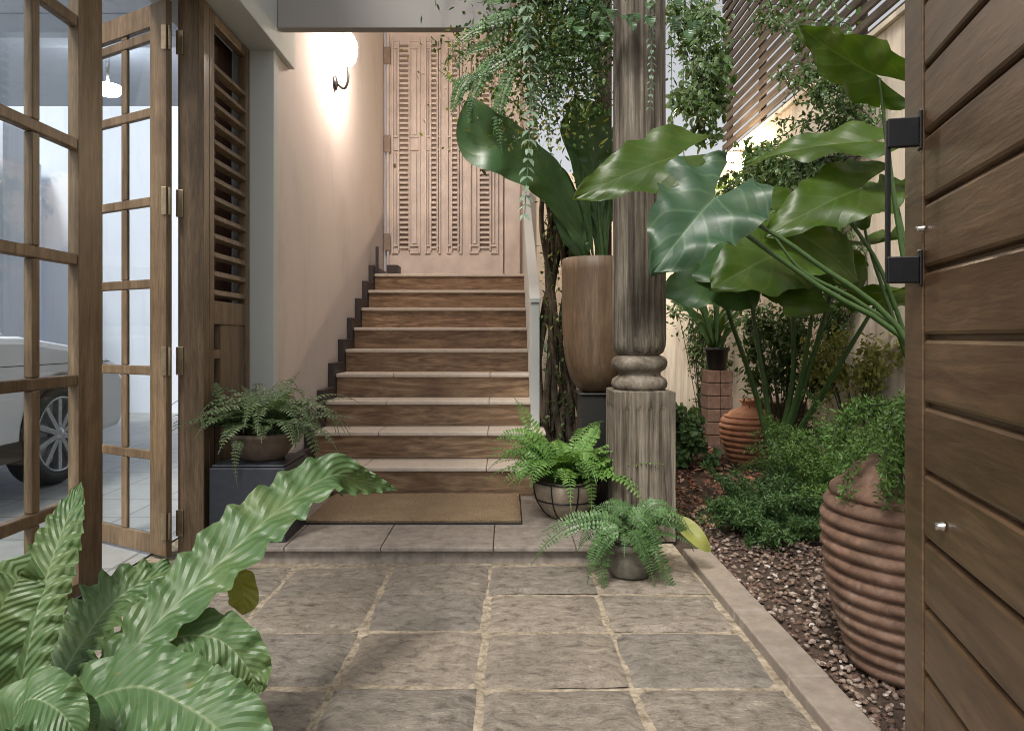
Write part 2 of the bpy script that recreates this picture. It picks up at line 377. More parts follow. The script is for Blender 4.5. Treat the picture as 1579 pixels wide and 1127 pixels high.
# garden bed soil with a gentle rise to the back
m = MB(); n = 40; vs = []
for j in range(n+1):
    for i in range(n+1):
        x = .30 + 3.0*i/n; y = -1 + 9.8*j/n
        z = -.012 + .02*noise.noise(Vector((x*3, y*3, 0))) + max(0, (y-3.6))*.012
        if y < 3.25 and x < .9: z = -.05
        if x < .55 and y < 4.1: z = -.05
        vs.append((x, y, z))
m.add(vs, [(j*(n+1)+i, j*(n+1)+i+1, (j+1)*(n+1)+i+1, (j+1)*(n+1)+i) for j in range(n) for i in range(n)], True)
struct(m.build('garden_soil', M['soil']))
ICO_V = []; ph = (1+5**.5)/2
for a in (-1, 1):
    for b in (-ph, ph): ICO_V += [(0, a, b), (a, b, 0), (b, 0, a)]
ICO_V = [Vector(v).normalized() for v in ICO_V]
ICO_F = []
for i in range(12):
    for j in range(i+1, 12):
        for k in range(j+1, 12):
            if all((ICO_V[p]-ICO_V[q]).length < 1.1 for p, q in ((i,j),(j,k),(i,k))):
                nn = (ICO_V[j]-ICO_V[i]).cross(ICO_V[k]-ICO_V[i])
                ICO_F.append((i,j,k) if nn.dot(ICO_V[i]) > 0 else (i,k,j))
m = MB()
def pebble(mb, x, y, z, s):
    rot = Matrix.Rotation(random.uniform(0, 6.28), 3, 'Z') @ Matrix.Rotation(random.uniform(-.5,.5), 3, 'X')
    sc = Vector((random.uniform(.7,1.3), random.uniform(.6,1.0), random.uniform(.4,.75)))*s
    mb.add([rot @ Vector((v.x*sc.x*random.uniform(.8,1.2), v.y*sc.y*random.uniform(.8,1.2), v.z*sc.z)) + Vector((x,y,z)) for v in ICO_V], ICO_F, False)
for _ in range(8500):
    y = 1.45 + 3.2*random.random()**1.5; x = random.uniform(.915, 2.2)
    if x/y > .64 and y < 2.6: continue
    pebble(m, x, y, -.008 + .006*random.random(), random.uniform(.006, .0135))
tag(m.build('gravel', M['pebble']), kind='stuff')
m = MB()
for _ in range(1500):
    y = random.uniform(3.55, 6.2); x = random.uniform(.8, 1.75)
    a = random.uniform(0, 6.28); l = random.uniform(.012, .035); ww = l*.45
    c = Vector((x, y, .008 + (y-3.6)*.012 + random.uniform(0,.012))); d1 = Vector((math.cos(a), math.sin(a), random.uniform(-.35,.35)))*l; d2 = Vector((-math.sin(a), math.cos(a), random.uniform(-.4,.4)))*ww
    up = Vector((0,0,random.uniform(.002,.012)))
    m.add([c-d1, c-d2+up, c+d1, c+d2+up], [(0,1,2),(0,2,3)], False)
tag(m.build('leaf_litter', M['litter']), kind='stuff')
# carport floor beyond the doors
m = MB(); m.add([(-9,-2,-.004),(-1.62,-2,-.004),(-1.62,9,-.004),(-9,9,-.004)], [(0,1,2,3)])
def tile_mat():
    m_, t, b = new_mat('carport_tile')
    br = N(t, 'ShaderNodeTexBrick'); br.offset = 0; br.inputs['Scale'].default_value = 1.0
    br.inputs['Brick Width'].default_value = .42; br.inputs['Row Height'].default_value = .42; br.inputs['Mortar Size'].default_value = .008
    br.inputs['Color1'].default_value = (.36,.365,.36,1); br.inputs['Color2'].default_value = (.30,.305,.30,1); br.inputs['Mortar'].default_value = (.16,.16,.155,1)
    t.links.new(mapping(t, (1,1,1)), br.inputs[0])
    n1 = noise_tex(t, mapping(t, (1,1,1)), 8, 6, .65)
    c = mixc(t, .5, br.outputs[0], ramp(t, n1, [(.3, (.5,)*3), (.7, (1,)*3)]), 'MULTIPLY')
    t.links.new(c, b.inputs[0]); b.inputs['Roughness'].default_value = .35; bump(t, b, n1, .2, .003); return m_
struct(m.build('carport_floor', tile_mat()))

# ------------------------------------------------------------------ walls, beams, roofs
def boxthing(name, label, cat, mat, boxes, bevel=.004):
    mb = MB()
    for b in boxes: mb.box(*b)
    return tag(mb.build(name, mat, None, bevel), label, cat)
boxthing('stair_side_wall', 'pinkish plaster wall rising along the left side of the stairs', 'wall', M['pink_wall'], [(-1.43,-1.24,3.73,7.0,0,4.2)])
boxthing('wall_pilaster', 'pale grey green pilaster between the louvred shutter and the stairs', 'pilaster', M['grey_wall'], [(-1.46,-1.236,3.66,3.727,.06,2.5)])
boxthing('door_head_beam', 'grey plaster beam running above the wooden doors', 'beam', M['grey_wall'], [(-1.62,-1.207,.6,3.93,2.5,4.2)])
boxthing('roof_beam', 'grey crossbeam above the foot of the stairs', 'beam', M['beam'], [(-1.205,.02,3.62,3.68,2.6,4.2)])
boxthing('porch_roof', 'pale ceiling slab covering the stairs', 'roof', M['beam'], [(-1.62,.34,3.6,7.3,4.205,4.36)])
boxthing('landing_wall', 'pink plaster wall around the carved door at the stair head', 'wall', M['pink_wall'], [(-1.237,-1.19,7.0,7.2,0,4.2),(.13,.30,7.0,7.2,0,4.2),(-1.1895,.1295,7.02,7.2,0,4.2)])
boxthing('garden_wall', 'stained cream boundary wall along the right of the garden', 'wall', M['cream_wall'], [(2.4,2.58,-1,8.4,-.05,2.93),(2.37,2.61,-1.0,8.4,2.932,2.97)])
boxthing('rear_wall', 'stained cream wall closing the far end of the garden', 'wall', M['cream_wall'], [(.31,2.398,8.2,8.4,-.05,2.93)])
boxthing('carport_back_wall', 'white wall at the far end of the carport behind the glass doors', 'wall', M['white_wall'], [(-9,-1.44,9.0,9.2,-.02,5.2),(-9,-5.3,8.88,8.998,-.02,.5)])
boxthing('carport_side_wall', 'white wall on the far side of the carport behind the car', 'wall', M['white_wall'], [(-6.2,-6.0,-1,8.9,-.02,3.2)])
boxthing('carport_roof', 'flat pale carport ceiling seen through the upper door panes', 'roof', M['white_wall'], [(-6.3,-1.63,3.0,5.9,2.95,3.1),(-6.3,-1.63,4.2,4.35,2.80,2.948)])
boxthing('carport_pier', 'white square pier standing in the carport behind the glass doors', 'pier', M['white_wall'], [(-4.95,-4.6,6.3,6.65,-.02,2.948)])

# stone platform below the stairs
t_ = thing('stone_platform', 'low grey stone doorstep slab under the coir mat', 'doorstep', (-.45,3.4,0))
m = MB(); m.box(-1.34,.46,3.03,4.02,-.02,.048); m.build('riser', M['slab'], t_, .004)
m = MB()
px_ = [-1.345,-.97,-.55,-.06,.30,.47]
for a, b in zip(px_, px_[1:]): m.box(a+.0015, b-.0015, 3.0, 3.33, .0485, .068)
for a, b in zip(px_, px_[1:]): m.box(a+.0015, b-.0015, 3.334, 3.99, .0485, .068)
m.build('top_slab', M['slab'], t_, .004)

# ------------------------------------------------------------------ staircase
RISE, TREAD, D0, BASE = .165, .28, 3.98, .066
t_ = thing('staircase', 'straight flight of nine steps with brown grained risers and pale treads', 'stairs', (-.5,4,0))
for k in range(1, 10):
    y = D0 + (k-1)*TREAD; z = BASE + k*RISE
    m = MB(); m.box(-1.194, .152, y+.022, y+TREAD+.02 if k < 9 else 7.0, z-RISE+(.001 if k>1 else 0), z-.0252)
    m.build('riser', M['riser'], t_)
    m = MB()
    xl, xr = (-1.232, .24) if k == 1 else (-1.196, .24)
    yb = y+TREAD+.021 if k < 9 else 6.999
    if k <= 4:
        m.box(xl, xl+.40, y, yb, z-.025, z); m.box(xl+.402, xr-.36, y, yb, z-.025, z); m.box(xr-.358, xr, y, yb, z-.025, z)
    else: m.box(xl, xr, y, yb, z-.025, z)
    m.build('tread', M['tread'], t_, .006)
poly = []
for k in range(1, 10):
    y = D0 + (k-1)*TREAD; z = BASE + k*RISE
    poly += [(y-.045, z-RISE+.075 if k > 1 else .07), (y-.045, z+.075)]
poly += [(6.99, BASE+9*RISE+.075), (6.99, BASE+8*RISE+.05)]
poly = [(y_, z_) for y_, z_ in poly] + [(D0+8*TREAD, BASE+7*RISE), (D0+TREAD, .07)]
m = MB(); m.prism(poly, 'x', -1.238, -1.197); m.build('skirting', M['skirting'], t_, .002)
# dark upstand at the head of the skirting
boxthing('door_stop', 'small black wedge on the landing at the foot of the carved door', 'door stop', M['skirting'], [(-1.19,-1.165,6.24,6.27,1.552,1.80),(-1.10,-1.0,6.3,6.5,1.552,1.64)], .003)
# sloping parapet on the right
m = MB()
p0y, p1y = 4.5, 6.95
poly = [(p0y, .07), (p1y, .07), (p1y, 2.42), (p0y, 1.20)]
m.prism(poly, 'x', .1535, .212)
m.prism([(p0y-.012, 1.203), (p1y, 2.423), (p1y, 2.453), (p0y-.012, 1.233)], 'x', .147, .219)
tag(m.build('stair_parapet', M['grey_wall'], None, .004), 'thin pale sloping parapet along the right side of the stairs', 'parapet')

# carved door
def bx(a): return (a - CX)/F*7.0
def bz(b): return EYE - (b - CY)/F*7.0
t_ = thing('carved_door', 'pink carved door with ladder pattern strips at the stair head', 'door', (-.6,6.98,1.55))
m = MB(); m.box(bx(600), bx(776), 6.98, 7.018, 1.556, 4.07); m.build('door_leaf', M['door_pink'], t_, .003)
m = MB()
m.box(-1.188, bx(598), 6.93, 7.02, 1.552, 4.195); m.box(bx(778), .128, 6.93, 7.02, 1.552, 4.195); m.box(bx(598)+.001, bx(778)-.001, 6.932, 7.02, 4.08, 4.195)
m.build('door_frame', M['door_pink'], t_, .004)
panels = [(605.5, 648.5, 615, 633), (656, 680, 664, 676), (689, 712.5, 696, 708), (724, 768, 738, 757)]
for (a, b, c, e) in panels:
    m = MB(); x0, x1, z1, z0 = bx(a), bx(b), bz(62), bz(392)
    y0, y1, bw = 6.948, 6.9795, .016
    m.box(x0, x0+bw, y0, y1, z0, z1); m.box(x1-bw, x1, y0, y1, z0, z1)
    l0, l1 = bx(c), bx(e)
    m.box(l0, l0+.014, y0-.006, y1, z0+.03, z1-.03); m.box(l1-.014, l1, y0-.006, y1, z0+.03, z1-.03)
    z = z0+.05
    while z < z1-.05:
        m.box(l0+.015, l1-.015, y0-.002, y1, z, z+.022); z += .050
    for zz in (bz(392), bz(381), bz(234), bz(214), bz(78), bz(67)):
        m.box(x0+bw+.001, l0-.001, y0+.004, y1, zz, zz+.018); m.box(l1+.001, x1-bw-.001, y0+.004, y1, zz, zz+.018)
    if l0 - x0 > .05: m.box(x0+bw+.02, l0-.02, y0+.010, y1, z0+.10, bz(238)); m.box(x0+bw+.02, l0-.02, y0+.010, y1, bz(210), z1-.12)
    if x1 - l1 > .06: m.box(l1+.02, x1-bw-.02, y0+.010, y1, z0+.10, bz(238)); m.box(l1+.02, x1-bw-.02, y0+.010, y1, bz(210), z1-.12)
    m.build('carved_panel', M['door_pink'], t_, .0025)
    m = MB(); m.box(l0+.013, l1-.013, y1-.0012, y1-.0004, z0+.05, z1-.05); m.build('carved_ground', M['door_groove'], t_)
for y_ in (90, 224, 374):
    m = MB(); m.box(bx(594), bx(604), 6.915, 6.929, bz(y_+14), bz(y_-12)); m.build('hinge', M['door_groove'], t_, .002)
m = MB(); m.lathe([(0,0),(.012,0),(.016,.012),(.012,.022),(0,.024)], M=Matrix.Translation((bx(610),6.955,bz(257))) @ Matrix.Rotation(R(90),4,'X'), seg=14); m.build('door_handle', M['brass'], t_)

# wall lamp
LX, LY, LZ = -1.14, 4.95, 3.02
t_ = thing('wall_lamp', 'glowing glass wall lamp on the pink wall above the stairs', 'wall lamp', (-1.24,4.95,2.85))
m = MB(); m.lathe([(0,0),(.05,0),(.05,.012),(.03,.02),(0,.022)], M=Matrix.Translation((-1.238,LY,2.80)) @ Matrix.Rotation(R(90),4,'Y'), seg=24); m.build('back_plate', M['black_metal'], t_)
m = MB(); m.tube(smooth_path([(-1.225,LY,2.80),(-1.17,LY,2.76),(LX,LY,2.82),(LX,LY,2.93)], 14), .009, 8); m.build('arm', M['black_metal'], t_)
m = MB(); m.lathe([(.0,-.10),(.03,-.095),(.055,-.06),(.068,0),(.066,.06),(.045,.11),(.02,.14),(0,.142)], c=(LX,LY,LZ), seg=28); glob = m.build('globe', M['lamp_glow'], t_)
lp = bpy.data.lights.new('lamp_light', 'POINT'); lp.energy = 44; lp.color = (1.0,.83,.71); lp.shadow_soft_size = .09
lo = bpy.data.objects.new('lamp_light', lp); COL.objects.link(lo); lo.location = (LX+.16, LY-.05, LZ-.02); lo.parent = t_; lo.matrix_parent_inverse = t_.matrix_world.inverted()

# ------------------------------------------------------------------ glazed folding doors (local x along the leaf, y thickness, z up)
def glazed_leaf(root, Mx, width, H, stl, str_, rails, cols, th=.042):
    m = MB(); m.box(0, stl, 0, th, .012, H, Mx); m.box(width-str_, width, 0, th, .012, H, Mx)
    m.box(stl+.0005, width-str_-.0005, .001, th-.001, H-.10, H-.002, Mx)
    m.box(stl+.0005, width-str_-.0005, .001, th-.001, .013, .013+rails[-1], Mx)
    m.build('door_frame', M['door_wood'], root, .003)
    m = MB()
    for z in rails[:-1]: m.box(stl+.0005, width-str_-.0005, .003, th-.003, z-.021, z+.021, Mx)
    x = stl + (width-stl-str_)/cols
    for k in range(cols-1):
        zz = [H-.10] + [z for z in rails[:-1]] + [.013+rails[-1]]
        for a, b in zip(zz, zz[1:]):
            m.box(x-.021, x+.021, .006, th-.006, b+(.0215 if b != zz[-1] else .001), a-(.0215 if a != zz[0] else .001), Mx)
        x += (width-stl-str_)/cols
    m.build('muntin', M['door_wood'], root, .005)
    m = MB(); m.box(stl-.004, width-str_+.004, th*.5-.002, th*.5+.002, .02+rails[-1]-.012, H-.09, Mx)
    m.build('glass_pane', M['glass'], root)
t_ = thing('glazed_door', 'nearest brown wooden glazed door leaf at the left edge', 'door', (-1.62,2.03,0))
Mx = Matrix.Translation((-1.60,2.03,0)) @ Matrix.Rotation(R(90),4,'Z')
glazed_leaf(t_, Mx, .70, 2.5, .10, .15, [2.16,1.70,1.27,.82,.36,.05], 2)
t_ = thing('glazed_door', 'angled brown glazed door leaf hinged to the wooden jamb', 'door', (-1.48,3.03,0))
a0 = Vector((-2.02,3.33,0)); a1 = Vector((-1.502,3.04,0)); ang = math.atan2(a1.y-a0.y, a1.x-a0.x)
Mx = Matrix.Translation(a0) @ Matrix.Rotation(ang,4,'Z')
glazed_leaf(t_, Mx, (a1-a0).length, 2.47, .07, .115, [2.33,1.99,1.59,1.22,.83,.45,.085], 2, .03)
for (ya, yb) in ((48,85),(293,335),(535,578),(786,826)):
    z0, z1 = EYE-(yb-CY)/F*3.1, EYE-(ya-CY)/F*3.1
    m = MB(); m.box(-1.522,-1.5,3.036,3.0395,z0,z1)
    m.tube([(-1.488,3.045,z0),(-1.488,3.045,z1)], .006, 8)
    m.box(-1.484,-1.452,3.094,3.0995,z0,z1)
    m.build('hinge', M['brass'], t_, .001)
t_ = thing('door_jamb', 'upright brown wooden jamb between the glazed door and the louvred shutter', 'door jamb', (-1.44,3.15,0))
m = MB(); m.box(-1.478,-1.362,3.10,3.16,.0,2.498); m.build('jamb_post', M['door_wood'], t_, .003)
m = MB(); m.box(-1.378,-1.355,3.085,3.0995,.0,2.498); m.build('corner_bead', M['door_wood'], t_, .004)

# louvred shutter (plane X = -1.36, from y 3.165 to 3.655)
t_ = thing('louvred_shutter', 'brown wooden louvred shutter leaf beside the grey pilaster', 'shutter', (-1.38,3.4,0))
LX0, LX1 = -1.402, -1.362
m = MB(); m.box(LX0,LX1,3.163,3.215,.07,2.49); m.box(LX0,LX1,3.605,3.655,.07,2.49)
for z0, z1 in ((2.44,2.488),(1.04,1.15),(.07,.20)): m.box(LX0+.001,LX1-.001,3.2155,3.6045,z0,z1)
m.build('shutter_frame', M['door_wood'], t_, .003)
m = MB(); z = 1.185
while z < 2.30:
    Ms = Matrix.Translation(((LX0+LX1)/2,0,z)) @ Matrix.Rotation(R(-16),4,'Y')
    m.box(-.019,.019,3.217,3.603,-.013,.013,Ms); z += .088
m.build('louvre_slats', M['door_wood'], t_, .002)
m = MB(); m.box(LX0+.006,LX1-.008,3.30,3.6035,.2005,1.039); m.box(LX0+.006,LX1-.006,3.2155,3.299,.60,.64); m.box(LX0+.006,LX1-.006,3.2155,3.299,.88,.92)
m.build('lower_panel', M['door_wood'], t_, .003)

boxthing('louvre_dark_backing', 'dark backing panel added behind the louvred shutter to darken its gaps', 'panel', M['post_wood'], [(-1.475,-1.455,3.36,3.655,.02,2.49)])  # added dark sheet, blocks the bright view between the slats

# ------------------------------------------------------------------ plank gate on the right
gd = Vector((-.25, -.97, 0)).normalized()               # towards the camera
g0 = Vector((.748, 1.30, 0))
t_ = thing('plank_gate', 'open brown gate of wide horizontal planks at the right edge', 'gate', g0)
t_.rotation_euler = (0,0,0)
ang = math.atan2(gd.y, gd.x)
Mg = Matrix.Translation(g0) @ Matrix.Rotation(ang, 4, 'Z')   # local x: towards camera, local -y faces patio? 
sgn = -1 if (Mg.to_3x3() @ Vector((0,1,0))).x > 0 else 1     # sgn*y points to the patio
def gy(a): return sorted((sgn*a, 0-sgn*.0))
def gbox(mb, x0, x1, d0, d1, z0, z1):
    y0, y1 = sorted((sgn*d0, sgn*d1)); mb.box(x0, x1, y0, y1, z0, z1, Mg)
m = MB(); gbox(m, 0, .098, -.045, 0, .02, 2.3); gbox(m, .78,.86,-.045,0,.02,2.3); m.build('stile', M['gate_wood'], t_, .002)
m = MB(); z = EYE - (1037-CY)/F*1.2; hh = .1165
z0 = z - 4*hh
k = 0
while z0 + k*hh < 2.25:
    gbox(m, .0995, .7785, -.040, -.002, max(.03, z0+k*hh+.0035), z0+(k+1)*hh-.0035); k += 1
m.build('planks', M['gate_wood'], t_, .007)
m = MB(); gbox(m, .0995,.7785,-.030,-.014,.04,2.24); m.build('plank_backing', M['gate_wood'], t_)
hz = [(EYE-(228-CY)/F*1.21, EYE-(183-CY)/F*1.21), (EYE-(437-CY)/F*1.21, EYE-(396-CY)/F*1.21)]
m = MB()
for a, b in hz:
    gbox(m, .092,.108,.0005,.006,a-.006,b+.012); gbox(m, .096,.104+.004,.0062,.056,a,b)
gbox(m, .094,.104,.050,.058,hz[1][0]+.002,hz[0][1]-.002)
hnd = m.build('pull_handle', M['black_metal'], t_, .002)
for (x, z, r) in ((.11, EYE-(352-CY)/F*1.19, .006), (.205, EYE-(812-CY)/F*1.1, .0085)):
    m = MB(); c_ = Mg @ Vector((x, sgn*.0, z)); ax = (Mg.to_3x3() @ Vector((0, sgn, 0)))
    q = ax.to_track_quat('Z', 'Y').to_matrix().to_4x4()
    m.lathe([(r,0),(r,.003),(r*.7,.008),(r*.7,.012),(0,.013)], M=Matrix.Translation(c_) @ q, seg=16)
    m.build('bolt', M['chrome'], t_)

# kerb
t_ = tag(None or thing('garden_kerb', 'low pale stone kerb between the paving and the gravel bed', 'kerb', (.85,2,0)))
yk = [-1.2, .2, 1.1, 1.95, 2.42, 3.13]
for a, b in zip(yk, yk[1:]):
    m = MB(); m.box(.795, .912, a+.002, b-.002, -.05, .026 + random.uniform(-.003,.003)); m.build('kerb_stone', M['kerb'], t_, .006)

# ------------------------------------------------------------------ doormat
m = MB(); nx, ny = 60, 30; vs = []; uv = []
x0, x1, y0, y1 = -.985, .068, 3.37, 3.955
for j in range(ny+1):
    for i in range(nx+1):
        x = x0+(x1-x0)*i/nx; y = y0+(y1-y0)*j/ny
        e = i in (0,nx) or j in (0,ny)
        z = .092 + (.0025*noise.noise(Vector((x*30,y*30,0)))) + .003*noise.noise(Vector((x*4,y*4,5))) - (.006 if e else 0)
        vs.append((x + (.003*noise.noise(Vector((x*20,y*20,2))) if e else 0), y, z)); uv.append((x,y))
m.add(vs, [(j*(nx+1)+i, j*(nx+1)+i+1, (j+1)*(nx+1)+i+1, (j+1)*(nx+1)+i) for j in range(ny) for i in range(nx)], True, uv)
m.box(x0+.002,x1-.002,y0+.002,y1-.002,.078,.0855)
t_ = thing('door_mat', 'brown coir doormat lying on the stone step at the stair foot', 'doormat', (-.46,3.66,.068))
m.build('coir_pile', M['coir'], t_)
m = MB(); m.box(x0-.006,x1+.006,y0-.006,y1+.004,.0685,.0775); m.build('rubber_backing', M['rubber'], t_, .002)

# ------------------------------------------------------------------ carved column
CXc, CYc = .662, 3.46
t_ = thing('carved_column', 'weathered grey carved wooden column with fluted shaft and square base', 'column', (CXc,CYc,0))
m = MB(); hw = .146
def fl(u):           # fluted square face depth
    d_ = 0
    for c in (-.085, -.028, .028, .085):
        x = abs(u - c)
        if x < .017: d_ = max(d_, .014*math.cos(x/.017*math.pi/2))
    return d_
# square base as a fine loop lofted upward
ring = []
seg = 44
for side in range(4):
    for i in range(seg):
        u = -hw + 2*hw*i/seg
        ring.append((side, u))
zs = [0, .04, .08, .10, .115] + [.115+.5*i/14 for i in range(1,15)] + [.63, .65, .70, .715, .72]
vs = []; uv = []
for z in zs:
    cut = 1.0 if .11 < z < .635 else 0.0
    ins = .012 if z in (.72,) else 0
    for side, u in ring:
        uu = u*(1-ins/hw); d_ = hw - ins - fl(u)*cut + .0022*noise.noise(Vector((u*40, side*9, z*9)))
        x, y = (uu, -d_) if side == 0 else ((d_, uu) if side == 1 else ((-uu, d_) if side == 2 else (-d_, -uu)))
        vs.append((CXc+x, CYc+y, z)); uv.append((u, z))
nr = len(ring)
fs = [(i*nr+k, i*nr+(k+1) % nr, (i+1)*nr+(k+1) % nr, (i+1)*nr+k) for i in range(len(zs)-1) for k in range(nr)] + [tuple(range((len(zs)-1)*nr, len(zs)*nr))]
m.add(vs, fs, True, uv); m.build('base', M['column_wood'], t_, sharp=38)
m = MB()
m.lathe([(.10,.7205),(.125,.722),(.136,.735),(.139,.752),(.134,.77),(.118,.782),(.106,.79),(.104,.803),(.112,.812),(.128,.822),(.137,.84),(.138,.858),(.131,.875),(.115,.886),(.10,.89)], c=(CXc,CYc,0), seg=64, rmod=lambda a, z: 1+.010*noise.noise(Vector((math.cos(a)*1.5, math.sin(a)*1.5, z*8))))
m.build('ring_moulding', M['ring_wood'], t_)
m = MB()
prof = [(.098,.8905),(.118,.905),(.129,.935),(.133,.97)] + [(.1335 - .006*i/30, 1.0+2.2*i/30) for i in range(31)]
def flute(a, z):
    if z < .95: return 1.0
    k = min(1, (z-.95)/.07); u = (a/(2*math.pi)*15) % 1.0
    d_ = abs(u-.5)
    g = math.cos(d_/.32*math.pi/2) if d_ < .32 else 0
    return 1 - .115*g*k + .012*noise.noise(Vector((math.cos(a)*5, math.sin(a)*5, z*2.5)))
m.lathe(prof, c=(CXc,CYc,0), seg=150, rmod=flute); m.build('shaft', M['column_wood'], t_, sharp=50)

# dark red post behind
m = MB(); xp = .60
m.box(xp-.05, xp+.045, 4.25, 4.34, -.05, 3.4)
tag(m.build('timber_post', M['post_wood'], None, .006), 'dark red brown timber post behind the carved column', 'post')

# ------------------------------------------------------------------ leaf builders
def blade(mb, pts, width, nrm, prof=None, n=44, cols=10, fold=.25, wav=.0, freq=10, seed=0, crimp=0, wleft=1, wright=1):
    path = smooth_path(pts, n); nrm = Vector(nrm).normalized()
    vs = []; uv = []
    prof = prof or (lambda t: (math.sin(math.pi*min(1, t**.75)))**.6)
    for i, p in enumerate(path):
        t = i/n
        T = (path[min(i+1,n)] - path[max(i-1,0)]).normalized()
        Nn = (nrm - T*nrm.dot(T)).normalized(); Sd = T.cross(Nn)
        for j in range(cols+1):
            u = -1 + 2*j/cols; a = abs(u)
            ww = width*prof(t)*(wleft if u < 0 else wright)
            ph = freq*2*math.pi*t + seed + (1.7 if u > 0 else 0)
            ripple = wav*(.75 + 1.1*noise.noise(Vector((t*5+seed*3, u, 0))))*(math.sin(ph - 2.2*a) + .5*math.sin(ph*1.63+1.3))*a**1.3*min(1, 6*prof(t))
            ew = 1 + crimp*math.sin(ph*1.3+.7)*a
            vs.append(p + Sd*(u*ww*ew) + Nn*(fold*a*ww + ripple)); uv.append((u, t))
    c = cols+1
    mb.add(vs, [(i*c+j, i*c+j+1, (i+1)*c+j+1, (i+1)*c+j) for i in range(n) for j in range(cols)], True, uv)
def heart(mb, attach, tip, width, nrm, lobe=.38, fold=.12, droop=.15, wav=.012, seed=0, n=30, cols=7):
    """arrow-head leaf: petiole meets the blade at `attach`, lobes run back behind it"""
    A, T_ = Vector(attach), Vector(tip); ax = T_-A; L = ax.length; ax.normalize()
    nrm = Vector(nrm).normalized(); nrm = (nrm - ax*nrm.dot(ax)).normalized(); sd = ax.cross(nrm)
    for s in (-1, 1):
        vs = []; uv = []
        for i in range(n+1):
            t = -lobe + (1+lobe)*i/n
            if t < 0:
                q = (t+lobe)/lobe                     # 0 at lobe end, 1 at attach
                out = width*(.30 + .62*math.sin(q*math.pi/2)**.7); inn = width*(.26*(1-q)**.6) + .0
                if i == 0: out = inn + .01*width + width*.04
            else:
                out = width*(.92*(1-t)**.62*(1+.55*t*(1-t)*1.2)); inn = 0
            out *= 1 + .045*math.sin(t*23+seed+s) + .03*math.sin(t*41+seed*2)
            for j in range(cols+1):
                a = j/cols; y = inn + (out-inn)*a
                rip = wav*math.sin(t*14 + seed + s + 2*a)*a**1.4
                z = fold*y - droop*L*(max(0,t)**2)*.9 + rip - droop*.6*y*y/max(width,.01) + .02*noise.noise(Vector((t*3+seed, y*9, s*3)))*a
                vs.append(A + ax*(t*L) + sd*(s*y) + nrm*z); uv.append((s*a if t >= 0 else s*max(a,.12), .25+t*.6))
        c = cols+1
        fs = [(i*c+j, i*c+j+1, (i+1)*c+j+1, (i+1)*c+j) for i in range(n) for j in range(cols)]
        if s < 0: fs = [f[::-1] for f in fs]
        mb.add(vs, fs, True, uv)
def frond(mb, pts, plen, pairs, nrm=(0,0,1), pw=.32, rise=.35, taper0=.35, n=None, rr=.0016, droop=.2, jitter=.15):
    n = n or pairs; path = smooth_path(pts, n); nrm = Vector(nrm)
    mb.tube(path[::2] + ([path[-1]] if n % 2 else []), rr, 4, False)
    for i in range(1, n):
        t = i/n; p = path[i]
        T = (path[i+1]-path[i-1]).normalized(); Nn = (nrm - T*nrm.dot(T))
        if Nn.length < .05: Nn = Vector((0,-1,.2)) - T*Vector((0,-1,.2)).dot(T)
        Nn.normalize(); Sd = T.cross(Nn)
        if t < .08: continue
        l = plen*min(1, taper0 + 2.2*t)*max(.10, (1-t**2.2))
        for s in (-1, 1):
            jl = l*(1+random.uniform(-jitter, jitter))
            dv = (Sd*s + T*(rise+random.uniform(-.1,.1)) + Nn*random.uniform(-.25,.15)).normalized()
            wv = (T - dv*T.dot(dv)).normalized()*jl*pw*.5
            dr = -Nn*droop*jl
            b = p; a1 = p+dv*jl*.3; a2 = p + dv*jl*.68 + dr*.45; tip = p+dv*jl+dr
            up = Nn*jl*.04
            mb.add([b, a1+wv+up, a2+wv*.85+up, tip, a2-wv*.85+up, a1-wv+up, a1, a2], [(0,6,1),(0,5,6),(1,6,7,2),(6,5,4,7),(2,7,3),(7,4,3)], True, [(0,.1),(.6,.3),(.6,.6),(0,1),(-.6,.6),(-.6,.3),(0,.3),(0,.6)])
def arc(base, az, length, e0, e1, n=6):
    pts = [Vector(base)]
    for i in range(n):
        e = e0 + (e1-e0)*(i/(n-1))**1.2
        pts.append(pts[-1] + Vector((math.cos(az)*math.cos(e), math.sin(az)*math.cos(e), math.sin(e)))*(length/n))
    return pts
def leaflet(mb, p, dv, up, l, wd, cup=.1):
    dv = Vector(dv).normalized(); up = Vector(up); sd = dv.cross(up)
    if sd.length < .02: sd = dv.cross(Vector((1,0,.2)))
    sd.normalize(); nn = sd.cross(dv)
    c1, c2, tip = p+dv*l*.3, p+dv*l*.7-nn*cup*l*.4, p+dv*l-nn*cup*l
    e = nn*wd*.12
    mb.add([p, c1+sd*wd*.5+e, c2+sd*wd*.38+e, tip, c2-sd*wd*.38+e, c1-sd*wd*.5+e, c1, c2], [(0,6,1),(0,5,6),(1,6,7,2),(6,5,4,7),(2,7,3),(7,4,3)], True, [(0,.1),(.6,.3),(.6,.6),(0,1),(-.6,.6),(-.6,.3),(0,.3),(0,.6)])
def rdir(): 
    a = random.uniform(0, 6.28); z = random.uniform(-1, 1); r = math.sqrt(1-z*z)
    return Vector((r*math.cos(a), r*math.sin(a), z))

